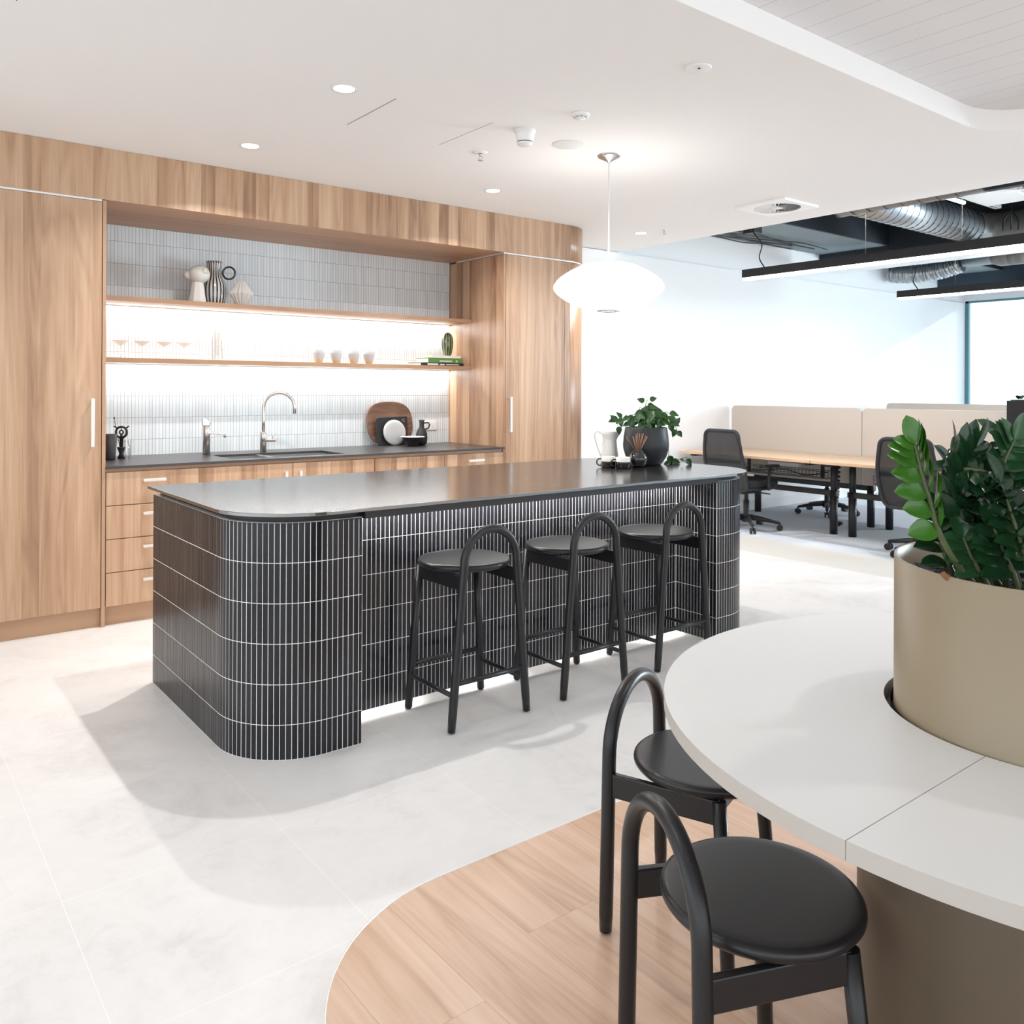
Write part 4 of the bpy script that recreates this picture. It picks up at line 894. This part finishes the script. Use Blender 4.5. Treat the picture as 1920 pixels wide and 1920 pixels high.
b.tube([P2(.012*math.cos(2*PI*k/16), .165+.012*math.sin(2*PI*k/16)) for k in range(16)], .005, 8, closed=True)
b.tube([P2(0, .13), P2(0, .155)], .008, 8); b.tube([P2(0, .177), P2(0, .195)], .003, 8)
b.tube([P2(.024, .188), P2(.045, .202), P2(.048, .198)], .005, 8); b.tube([P2(-.024, .188), P2(-.045, .202), P2(-.048, .198)], .005, 8); b.obj('strainer', 'black', t)
b = MB(); b.tube([P2(-.004, .05), P2(-.025, .15), P2(-.045, .245)], .002, 8); b.lathe([(0, .245), (.005, .249), (.004, .257), (0, .262)], P2(-.045, 0), 10); b.obj('spoon', 'black', t)
rev('glass_tumbler', 'clear glass tumbler behind the cocktail strainer', 'glass', (1.36, 5.76, ZW), [(0, 0), (.034, 0), (.038, .11), (.0365, .11), (.033, .008), (0, .008)], 'glass')

# ================================================================== THINGS ON THE ISLAND
ZI = .9003
t = thing('plant_pot', 'rounded charcoal bucket pot holding the trailing plant on the island', 'pot', (3.77, 3.505, ZI))
b = MB(); b.lathe([(0, 0), (.088, 0), (.098, .01), (.122, .05), (.136, .095), (.138, .12), (.134, .17), (.126, .222), (.124, .226), (.120, .224), (.118, .2)], n=56); b.obj('shell', 'pot', t)
b = MB(); b.lathe([(0, .205), (.118, .2)], n=40); b.obj('soil', 'mulch', t)
pv = thing('trailing_plant', 'green heart-leaved trailing plant growing from the charcoal pot', 'plant', (3.77, 3.505, ZI+.2)); PV = Vector((3.77, 3.505, ZI+.2)); rnd = random.Random(11)
rg = Vector((.788, -.616, 0)); aw = Vector((.616, .788, 0)); up_ = Vector((0, 0, 1))
def vine(pts, leaves, name='vine'):
    sp = spl(pts, 7); b = MB(PV); b.tube(sp, .0016, 6); st = b.obj(name, 'leaf_mid', pv); b = MB(PV)
    for (u, d, nrm, L) in leaves:
        k = min(len(sp)-1, int(u*(len(sp)-1))); p = sp[k]; e = p+Vector(d).normalized()*.012; leaf(b, e, d, nrm, L, L*.72, .3, .35, 7, True)
    b.obj('leaves', 'leaf_mid', st)
def W2(a, d, z_): return PV + rg*a + aw*d + up_*z_
for i in range(20):
    a0 = rnd.uniform(-.085, .085); a1 = rnd.uniform(-.16, .17)+a0*.3; d0_ = rnd.uniform(-.07, .07); h = rnd.uniform(.07, .15)*(1-abs(a1)*1.6)
    p0 = W2(a0*.5, d0_*.5, 0); p1 = W2((a0+a1)*.5, d0_, h*.9+.02); p2 = W2(a1, d0_*1.4-.02, h*.75+rnd.uniform(-.02, .03))
    L_ = []
    for k in range(4):
        u = .35+.2*k; s_ = rnd.choice((-1, 1)); L_.append((u, rg*(s_*.7+(a1*4))-up_*rnd.uniform(-.1, .9)-aw*rnd.uniform(.2, .8), -aw*.9+up_*.5+rg*rnd.uniform(-.5, .5), rnd.uniform(.05, .072)))
    vine([p0, p1, p2], L_)
vine([W2(0, 0, 0), W2(-.005, 0, .12), W2(0, 0, .175), W2(.01, 0, .19)], [(1, rg*.5+up_*.1, -aw, .05), (.75, -rg+up_*.3, -aw, .05), (.6, rg-up_*.3, -aw, .055)])
vine([W2(-.06, 0, .0), W2(-.12, 0, .07), W2(-.165, 0, .06), W2(-.17, 0, .03)], [(.75, -rg*.6+up_*.5, -aw, .055), (.95, rg*.2-up_, -aw, .055), (.5, -rg*.3+up_*.4, -aw+up_, .05)])
vine([W2(.07, 0, .0), W2(.12, 0, .06), W2(.17, 0, .04), W2(.19, 0, -.0)], [(.7, rg*.6+up_*.7, -aw, .05), (.95, rg*.5-up_*.7, -aw, .05), (.5, rg*.3-up_, -aw+up_*.2, .06), (.85, -rg*.3-up_, -aw, .055)])
vine([W2(.11, .07, .0), W2(.15, .09, -.08), W2(.15, .06, -.16), W2(.17, .03, -.185), W2(.21, .0, -.165), W2(.25, .0, -.155)], [(.35, rg*.3-up_*.9, -aw, .065), (.5, rg*.7-up_*.2, -aw, .06), (.62, -rg*.6-up_*.1, -aw+up_, .05), (.97, rg*.5-up_*.6, -aw, .055), (.75, rg-up_*.05, up_-aw, .03)])
t = thing('jug', 'tall pale cream enamel jug with long side handle, left of the plant pot', 'jug', (3.655, 3.70, ZI)); 
b = MB()
prof = [(0, 0), (.056, 0), (.058, .006), (.053, .05), (.047, .10), (.042, .14), (.042, .15), (.047, .175), (.052, .195)]
n = 36; rings = []
for (r_, z_) in prof:
    row = []
    for k in range(n):
        a = 2*PI*k/n; d_ = Vector((math.cos(a), math.sin(a), 0)); sp_ = max(0, d_.dot(rg))**6 * max(0, (z_-.14)/.055); rr = r_+.028*sp_
        row.append(b.V(d_*rr + Vector((0, 0, z_+.012*sp_))))
    rings.append(row)
for i in range(1, len(rings)-1):
    for k in range(n): b.Fc([rings[i][k], rings[i][(k+1) % n], rings[i+1][(k+1) % n], rings[i+1][k]], True)
b.Fc(rings[1][::-1]); b.obj('body', 'cream', t)
sol = t.children[0].modifiers.new('thick', 'SOLIDIFY'); sol.thickness = .002
b = MB(); b.tube(spl([-rg*.050+up_*.18, -rg*.075+up_*.195, -rg*.092+up_*.17, -rg*.075+up_*.10, -rg*.054+up_*.045], 6), .0045, 10, sx=1.5); b.obj('handle', 'cream', t)
def mug(loc, label, rz, first=None):
    if first: return dup(first, loc, rz, label)
    t = thing('mug', label, 'mug', loc, rz, 'two-tone mugs on the island')
    b = MB(); b.lathe([(0, 0), (.038, 0), (.0415, .004), (.0415, .036)], n=36); label_part(b.obj('base', 'black_gloss', t), 'black lower half')
    b = MB(); b.lathe([(.0415, .036), (.0415, .062), (.0395, .063), (.037, .061), (.037, .01), (0, .008)], n=36); label_part(b.obj('rim', 'white', t), 'white upper half')
    b = MB(); b.tube([(-.040, 0, .050), (-.058, 0, .049), (-.068, 0, .038), (-.068, 0, .022), (-.058, 0, .012), (-.040, 0, .010)], .0042, 10); b.obj('handle', 'black_gloss', t); return t
m0 = mug((3.452, 3.502, ZI), 'black and white mug behind, farther left of the two on the island', -.66)
mug((3.486, 3.418, ZI), 'black and white mug in front, touching the diffuser bottle side', -.66, m0)
t = thing('reed_diffuser', 'round glossy black diffuser bottle with brown reeds in front of the pot', 'diffuser', (3.600, 3.408, ZI))
b = MB(); b.lathe([(0, 0), (.03, 0), (.045, .015), (.053, .04), (.052, .06), (.042, .082), (.027, .092), (.027, .1), (.022, .1), (.02, .09), (0, .09)], n=40); b.obj('bottle', 'black_gloss', t)
for k in range(13):
    u = -1+2*k/12; bs = rg*(u*.008)+up_*.085; tp = rg*(u*.045+.012)+aw*(.02*math.sin(k*2.3))+up_*(.20-.02*abs(u)+.006*math.sin(k*5))
    b = MB(); b.tube([bs, tp], .0014, 6); b.obj('reed', 'reed', t)
b = MB(); b.tube([rg*-.01+up_*.09, rg*-.07+up_*.175], .0013, 6); b.obj('reed', 'reed', t)

# ================================================================== OFFICE
def desk(label, first=None, loc=(0, 0, 0), rz=0):
    """bench desk 1.51 m long (local y), 0.86 m deep (local x), user side at -x"""
    if first: return dup(first, loc, rz, label)
    t = thing('desk', label, 'desk', loc, rz, 'office bench desks'); L = 1.505
    b = MB(); b.box(-.43, .43, -L/2, L/2, .7, .725); b.obj('desktop', 'desk_wood', t, .002)
    for y in (-L/2+.09, L/2-.09):
        b = MB(); b.tube([(.12, y, 0), (.12, y, .40)], .036, 18); b.tube([(.12, y, .39), (.12, y, .7)], .03, 18); b.obj('leg', 'black', t)
        b = MB(); b.box(-.33, .38, y-.025, y+.025, .672, .699); b.obj('cross_rail', 'black', t, .002)
    b = MB(); b.box(.095, .145, -L/2+.05, L/2-.05, .36, .41); b.obj('lower_beam', 'black', t, .003)
    b = MB(); b.box(.2, .24, -L/2+.1, L/2-.1, .655, .695); b.obj('upper_beam', 'black', t, .002)
    # wire cable basket
    b = MB(); y0, y1 = -L/2+.2, L/2-.25; x0, x1 = .2, .34; zb, zt = .50, .57
    for (x, z_) in ((x0, zt), (x0, zb), (x1, zt), (x1, zb), (x0, (zb+zt)/2)): b.tube([(x, y0, z_), (x, y1, z_)], .0025, 6)
    nn = 26
    for k in range(nn+1):
        y = y0+(y1-y0)*k/nn; b.tube([(x0, y, zt), (x0, y, zb), (x1, y, zb), (x1, y, zt)], .0018, 5)
    b.obj('cable_basket', 'black', t)
    for y in (y0+.1, y1-.1): b = MB(); b.box(.26, .28, y-.015, y+.015, .5, .7); b.obj('basket_hanger', 'black', t)
    b = MB(); b.box(.24, .30, -.2, .15, .59, .625); label_part(b.obj('power_rail', 'white_plastic', t), 'white power rail under the desktop')
    b = MB(); b.tube(spl([(.28, -.5, .56), (.22, -.3, .52), (.29, 0, .55), (.24, .3, .52), (.28, .5, .56)], 6), .005, 6); b.obj('cable', 'black', t)
    return t
dk = desk('beech-topped office desk at the left end of the near bench, black legs', loc=(7.165, 5.04, 0))
desk('beech-topped office desk on the near bench, partly behind the planter leaves', dk, (7.165, 3.525, 0))
desk('beech-topped office desk at the left end of the far side of the bench', dk, (8.075, 5.04, 0), PI)
desk('beech-topped office desk on the far side of the bench behind the second screen', dk, (8.075, 3.525, 0), PI)
desk('beech-topped office desk of the rear bench below the farthest screen', dk, (10.15, 4.85, 0))
desk('beech-topped office desk of the rear bench, right of its neighbour', dk, (10.15, 3.34, 0))
# cable spine
t = thing('cable_spine', 'black vertebrae-style cable spine hanging between the desk legs', 'cable spine', (7.42, 4.42, 0))
b = MB(); sp = spl([(0, .0, .66), (0, .01, .45), (.0, .02, .30), (.0, .06, .16), (.0, .02, .07), (0, -.03, .09)], 5)
for k, p in enumerate(sp):
    b.lathe([(0, -.012), (.028, -.010), (.030, 0), (.028, .010), (0, .012)], p, 14)
b.tube(sp, .01, 8); b.obj('vertebrae', 'black_plastic', t)
def screen(label, y0, y1, x, z0, z1, first_group):
    c_ = (x, (y0+y1)/2, z0); r = .05
    P = [(y0, z0), (y1, z0)] + [(y1-r+r*math.cos(a), z1-r+r*math.sin(a)) for a in [math.radians(k) for k in range(0, 91, 15)]] + [(y0+r-r*math.sin(a), z1-r+r*math.cos(a)) for a in [math.radians(k) for k in range(0, 91, 15)]]
    b = MB(c_); b.extr([(x-.015, y, z_) for y, z_ in P], (.03, 0, 0)); return solo('desk_screen', label, 'desk screen', b, 'grey_fabric', c_, first_group, .004)
g = 'oatmeal fabric desk screens'
screen('oatmeal fabric desk screen behind the left office chair', 4.285, 5.80, 7.62, .45, 1.187, g)
screen('oatmeal fabric desk screen behind the green plant, right of the screen joint', 2.76, 4.275, 7.62, .45, 1.187, g)
screen('pale desk screen of the rear bench, only its top edge showing', 4.10, 5.62, 10.6, .45, 1.197, g)
screen('pale desk screen of the rear bench next to the black cabinet', 2.58, 4.09, 10.6, .45, 1.197, g)

def office_chair(label, loc, rz, first=None):
    if first: return dup(first, loc, rz, label)
    t = thing('office_chair', label, 'office chair', loc, rz, 'black mesh office chairs')   # faces +x
    b = MB()
    P = [(-.20, -.02), (.20, -.02)]
    seat = [(x*.25, y*.245) for x, y in squircle(1, 1, 40, 4)]
    b.prism(seat, .43, .49); b.obj('seat', 'seat_fabric', t, .02, seg=3)
    b = MB(); b.prism([(x*.9, y*.9) for x, y in seat], .395, .43); b.obj('seat_shell', 'black_plastic', t, .01)
    # back frame: rounded ring leaning back
    def bk(y, z_): # y half width factor, z height
        return (-.245 - (z_-.45)*.18 - .05*math.sin((z_-.45)*5.5)*.6, y, z_)
    outl = []
    H0, H1 = .40, .965
    def hwid(z_):
        u = (z_-H0)/(H1-H0); h = .225+.025*math.sin(PI*min(1, u*1.15))-.012*u; r = .06; dz = max(0, r-min(z_-H0, H1-z_)); return h-r+math.sqrt(max(0, r*r-dz*dz))
    zs_ = [H0+(H1-H0)*k for k in (0, .008, .03, .06, .1, .15, .2, .26, .32, .38, .45, .52, .58, .65, .72, .8, .86, .9, .94, .97, .992, 1)]
    ringp = [bk(-hwid(z_), z_) for z_ in zs_] + [bk(hwid(z_), z_) for z_ in zs_[::-1]]
    b = MB(); b.tube(ringp, .017, 10, closed=True); b.obj('back_frame', 'black_plastic', t)
    b = MB(); rows = []
    for z_ in zs_: rows.append([b.V(bk(hwid(z_)*u, z_)) for u in (-1, -.5, 0, .5, 1)])
    cut = 10
    for i in range(cut, 21):
        for k in range(4): b.Fc([rows[i][k], rows[i][k+1], rows[i+1][k+1], rows[i+1][k]], True)
    b.obj('back_mesh', 'net', t)
    b = MB(); rows = [[b.V(bk(hwid(z_)*u, z_)) for u in (-1, -.5, 0, .5, 1)] for z_ in zs_]
    for i in range(0, cut+1):
        for k in range(4): b.Fc([rows[i][k], rows[i][k+1], rows[i+1][k+1], rows[i+1][k]], True)
    label_part(b.obj('lumbar_panel', 'mesh', t), 'solid charcoal lower back panel')
    for s in (-1, 1):
        b = MB(); b.tube(spl([(.02, s*.22, .42), (.0, s*.285, .42), (-.02, s*.29, .50), (.02, s*.285, .625)], 5), .016, 8); b.obj('arm_post', 'black_plastic', t)
        b = MB(); b.prism([(x*.12, s*.285+y*.04) for x, y in squircle(1, 1, 24, 4)], .62, .645); b.obj('arm_pad', 'black_plastic', t, .006)
    b = MB(); b.lathe([(.028, .10), (.028, .28), (.02, .285), (.02, .37), (.06, .375), (.07, .395)], n=20); b.box(-.12, .10, -.07, .07, .35, .4); b.tube([(.02, .06, .37), (.05, -.25, .36)], .006, 6); b.obj('gas_column', 'black_plastic', t)
    b = MB()
    for k in range(5):
        a = 2*PI*k/5+.3; b.tube([(0, 0, .115), (.16*math.cos(a), .16*math.sin(a), .10), (.31*math.cos(a), .31*math.sin(a), .075)], [.03, .022, .014], 8)
    b.lathe([(.045, .07), (.045, .14)], n=16); b.obj('star_base', 'black_plastic', t)
    for k in range(5):
        a = 2*PI*k/5+.3; cxy = Vector((.315*math.cos(a), .315*math.sin(a), 0)); b = MB(); tv = Vector((-math.sin(a), math.cos(a), 0))
        for s in (-1, 1): b.tube([cxy+tv*(s*.008)+up_*.029, cxy+tv*(s*.026)+up_*.029], .0285, 18)
        b.tube([cxy+up_*.03, cxy+up_*.08], .008, 8); b.obj('caster', 'black_plastic', t)
    return t
oc = office_chair('black mesh office chair at the left desk, its back turned to the kitchen', (6.87, 5.06, 0), -.1)
office_chair('black mesh office chair mostly hidden behind the planter leaves', (6.93, 3.34, 0), .0, oc)
office_chair('black office chair on the far side of the bench, base showing under the desk', (8.42, 5.14, 0), PI+.25, oc)
# black cabinet with plants at the right edge
t = thing('storage_cabinet', 'tall black storage cabinet at the right edge behind the plant', 'storage cabinet', (6.75, 2.2, 0)); og = (6.75, 2.2, 0)
b = MB(og); b.box(6.6, 7.05, 1.2, 2.60, 0, 1.285); b.obj('body', 'black_matt', t, .003)
b = MB(og); b.box(6.62, 7.03, 1.22, 2.58, 1.285, 1.292); b.obj('soil', 'mulch', t)
b = MB((6.8, 2.3, 1.29)); rnd = random.Random(5)
for k in range(60):
    x = rnd.uniform(6.65, 7.0); y = rnd.uniform(1.4, 2.56); a = rnd.uniform(0, 2*PI); leaf(b, (x, y, 1.294), (math.cos(a)*.7, math.sin(a)*.7, .5), (0, 0, 1), .07, .03)
solo('cabinet_planting', 'low dark foliage on top of the black storage cabinet', 'plant', b, 'leaf_dark', (6.8, 2.3, 1.29))
# suspended linear lights
def linear(label, x, y1, y0, z_, first=None):
    c_ = (x, (y0+y1)/2, z_); t = thing('linear_light', label, 'light', c_, 0, 'black linear lights over the desks')
    b = MB(c_); b.box(x-.035, x+.035, y0, y1+.004, z_+.006, z_+.082); b.obj('housing', 'black_matt', t)
    b = MB(c_); b.box(x-.033, x+.033, y0, y1, z_-.016, z_+.0055); b.obj('diffuser', 'linear_led', t)
    for y in ((y1-1.2, y1-1.97, y1-3.2) if x < 8 else (y1-.62, y1-1.62, y1-2.8)):
        if y > y0: b = MB(c_); b.tube([(x, y, z_+.082), (x, y, 3.5)], .0012, 5); b.obj('suspension_wire', 'steel', t)
    b = MB(c_); b.tube(spl([(x, y1-.22, z_+.082), (x-.01, y1-.17, z_+.18), (x, y1-.19, z_+.3), (x, y1-.1, z_+.42), (x, y1+.0, z_+.62)], 6), .006, 6); b.obj('cable', 'black', t)
    area('linear_lamp', (x, (y0+y1)/2, z_-.018), (0, 0, -1), .05, y1-y0, 40, (.93, .97, 1), up=(1, 0, 0)); return t
linear('long black suspended linear light nearest, its end under the swirl diffuser', 6.583, 4.88, .0, 2.4)
linear('second black suspended linear light, farther back near the window', 9.3, 4.80, .0, 2.4)

# ducts and services
def spiral(b, p0, p1, r, pitch, rib=.006):
    p0, p1 = Vector(p0), Vector(p1); L = (p1-p0).length; n = int(L/pitch*4); pts = []; rr = []
    b.tube([p0, p1], r, 36)
def duct(name, label, p0, p1, r, pitch, m, mr):
    c_ = Vector(p0); t = thing(name, label, 'air duct', p0); b = MB(c_); b.tube([p0, p1], r, 40); b.obj('pipe', m, t)
    p0, p1 = Vector(p0), Vector(p1); L = (p1-p0).length; d = (p1-p0).normalized(); a = d.orthogonal().normalized(); e = d.cross(a); b = MB(c_)
    n = int(L/pitch); pts = []
    for k in range(n*20): th = 2*PI*k/20; q_ = p0+d*(pitch*k/20); pts.append(q_+(a*math.cos(th)+e*math.sin(th))*(r+.0005))
    b.tube(pts, .004, 5); b.obj('seam', mr, t); return t
duct('spiral_duct', 'thin grey round duct running just behind the plasterboard ceiling edge', (6.07, 3.62, 2.795), (6.07, 2.53, 2.795), .085, .13, 'duct_dark', 'black')
t = duct('spiral_duct', 'large silver spiral air duct crossing the open ceiling', (6.3, 3.92, 3.05), (9.05, 3.92, 3.05), .17, .11, 'duct', 'black')
b = MB((6.3, 3.92, 3.05)); b.tube(spl([(9.0, 3.92, 3.05), (9.25, 3.9, 3.05), (9.38, 3.75, 3.05), (9.38, 3.4, 3.05)], 6), .17, 30); b.obj('elbow', 'duct_dark', t)
b = MB((9.1, 4.0, 2.75)); b.box(8.86, 9.12, 2.6, 5.45, 2.73, 2.865); solo('pale_band_box', 'pale rectangular box forming the pale band behind the nearest linear light', 'air duct', b, 'alu', (9.1, 4.0, 2.75), bevel=.01)  # pale box added for the pale band under the linear light
t = thing('flexible_duct', 'crinkled silver flexible duct sagging in the open ceiling', 'air duct', (11, 5.4, 2.95))
c_ = Vector((11, 5.4, 2.95)); pts = spl([(11, 5.78, 2.93), (11, 5.55, 2.90), (11, 5.3, 2.895), (11, 5.08, 2.92), (11, 4.87, 2.97)], 22); n = len(pts)
b = MB(c_); b.tube(pts, [.10+(.016 if k % 4 < 2 else -.008)+.006*math.sin(k*3.7) for k in range(n)], 20); b.obj('sleeve', 'duct', t)
t = thing('pipe_run', 'grey insulated pipe run with a flanged collar toward the far right', 'pipe', (11, 4.5, 2.96)); c_ = Vector((11, 4.5, 2.96))
b = MB(c_); b.tube([(11, 4.84, 3.0), (11, 2.9, 3.0)], .085, 24); b.obj('pipe', 'duct', t)
b = MB(c_); b.tube([(11, 4.5, 3.0), (11, 4.4, 3.0), (11, 4.3, 3.0)], [.086, .12, .12], 24); b.tube([(11, 4.3, 3.0), (11, 4.1, 3.0)], .12, 24); b.obj('collar', 'duct_dark', t)
b = MB((11.3, 5.8, 3.0)); b.tube([(11.3, 5.83, 3.02), (11.3, 5.45, 3.02)], .07, 18); solo('pipe_stub', 'short dark pipe stub coming out of the office wall', 'pipe', b, 'duct_dark', (11.3, 5.8, 3.0))
b = MB((12.3, 4.6, 2.9)); b.box(12.1, 12.5, 4.2, 4.85, 2.79, 2.82); solo('air_grille', 'small white square grille beneath the dark beam at the far right', 'air vent', b, 'white_plastic', (12.3, 4.6, 2.9))
b = MB((7.6, 3.15, 3.02)); b.box(7.3, 7.95, 2.9, 3.30, 3.0, 3.06); solo('ceiling_cassette', 'pale rectangular unit hanging beside the swirl diffuser at the right edge', 'air unit', b, 'alu', (7.6, 3.15, 3.02), bevel=.01)
b = MB((9.0, 3.5, 3.0)); b.tube(spl([(9, 3.584, 2.95), (9, 3.575, 3.06), (9, 3.51, 3.12), (9, 3.45, 3.05), (9, 3.443, 2.94)], 6), .008, 6); b.tube([(9, 3.51, 2.95), (9, 3.51, 3.3)], .008, 6); solo('hanging_cable', 'looped black cable hanging in the open ceiling at the far right', 'cable', b, 'black', (9.0, 3.5, 3.0))
# perforated tray + services
t = thing('cable_tray', 'bright perforated cable tray section above the silver duct', 'cable tray', (8.1, 3.35, 3.1)); c_ = Vector((8.1, 3.35, 3.1))
b = MB(c_); b.box(7.75, 8.75, 3.50, 3.56, 3.13, 3.135); b.box(7.75, 8.75, 3.50, 3.502, 3.135, 3.16); b.obj('tray', 'alu', t)
b = MB(c_)
for k in range(12): b.box(7.79+k*.08, 7.83+k*.08, 3.515, 3.545, 3.1285, 3.1299)
b.obj('slots', 'black', t)
t = thing('fluorescent_batten', 'bare fluorescent tube beside the cable tray', 'light', (7.5, 3.7, 3.1)); b = MB((7.5, 3.7, 3.1)); b.tube([(7.2, 3.52, 3.08), (8.0, 3.52, 3.08)], .018, 12); b.obj('tube', mat('batten_tube', (.9, .95, 1), .4, emit=(.85, .95, 1), es=1.2), t)
b = MB((7.5, 3.7, 3.1)); b.box(7.2, 8.0, 3.50, 3.56, 3.10, 3.13); b.obj('housing', 'black_matt', t)
b = MB((6.18, 2.3, 2.72)); b.box(6.04, 6.10, .2, 2.52, 2.715, 2.80); solo('dark_bulkhead_panel', 'dark steel channel along the ceiling edge at the right', 'steel channel', b, 'void_dark', (6.18, 2.3, 2.72))
# loose cables along the soffit next to the wall
t = thing('cable_bundle', 'tangle of dark cables clipped under the concrete soffit by the office wall', 'cables', (7.2, 5.5, 3.0)); c_ = Vector((7.2, 5.5, 3.0)); rnd = random.Random(9)
for k in range(6):
    y = 5.45+.06*k; pts = []; x = 6.0+.15*k
    while x < 9.2-.15*k: pts.append((x, y+rnd.uniform(-.04, .04), 3.012-abs(rnd.gauss(0, .012)))); x += .33
    b = MB(c_); b.tube(spl(pts, 4), .007, 6); b.obj('cable', 'black', t)
b = MB(c_); b.box(6.92, 7.05, 5.02, 5.15, 2.90, 3.03); b.obj('junction_box', 'black_plastic', t, .004)
b = MB(c_); b.tube(spl([(6.2, 5.6, 3.0), (6.5, 5.5, 2.96), (6.75, 5.3, 2.93), (6.95, 5.1, 2.95)], 6), .012, 6); b.obj('loop', 'black', t)
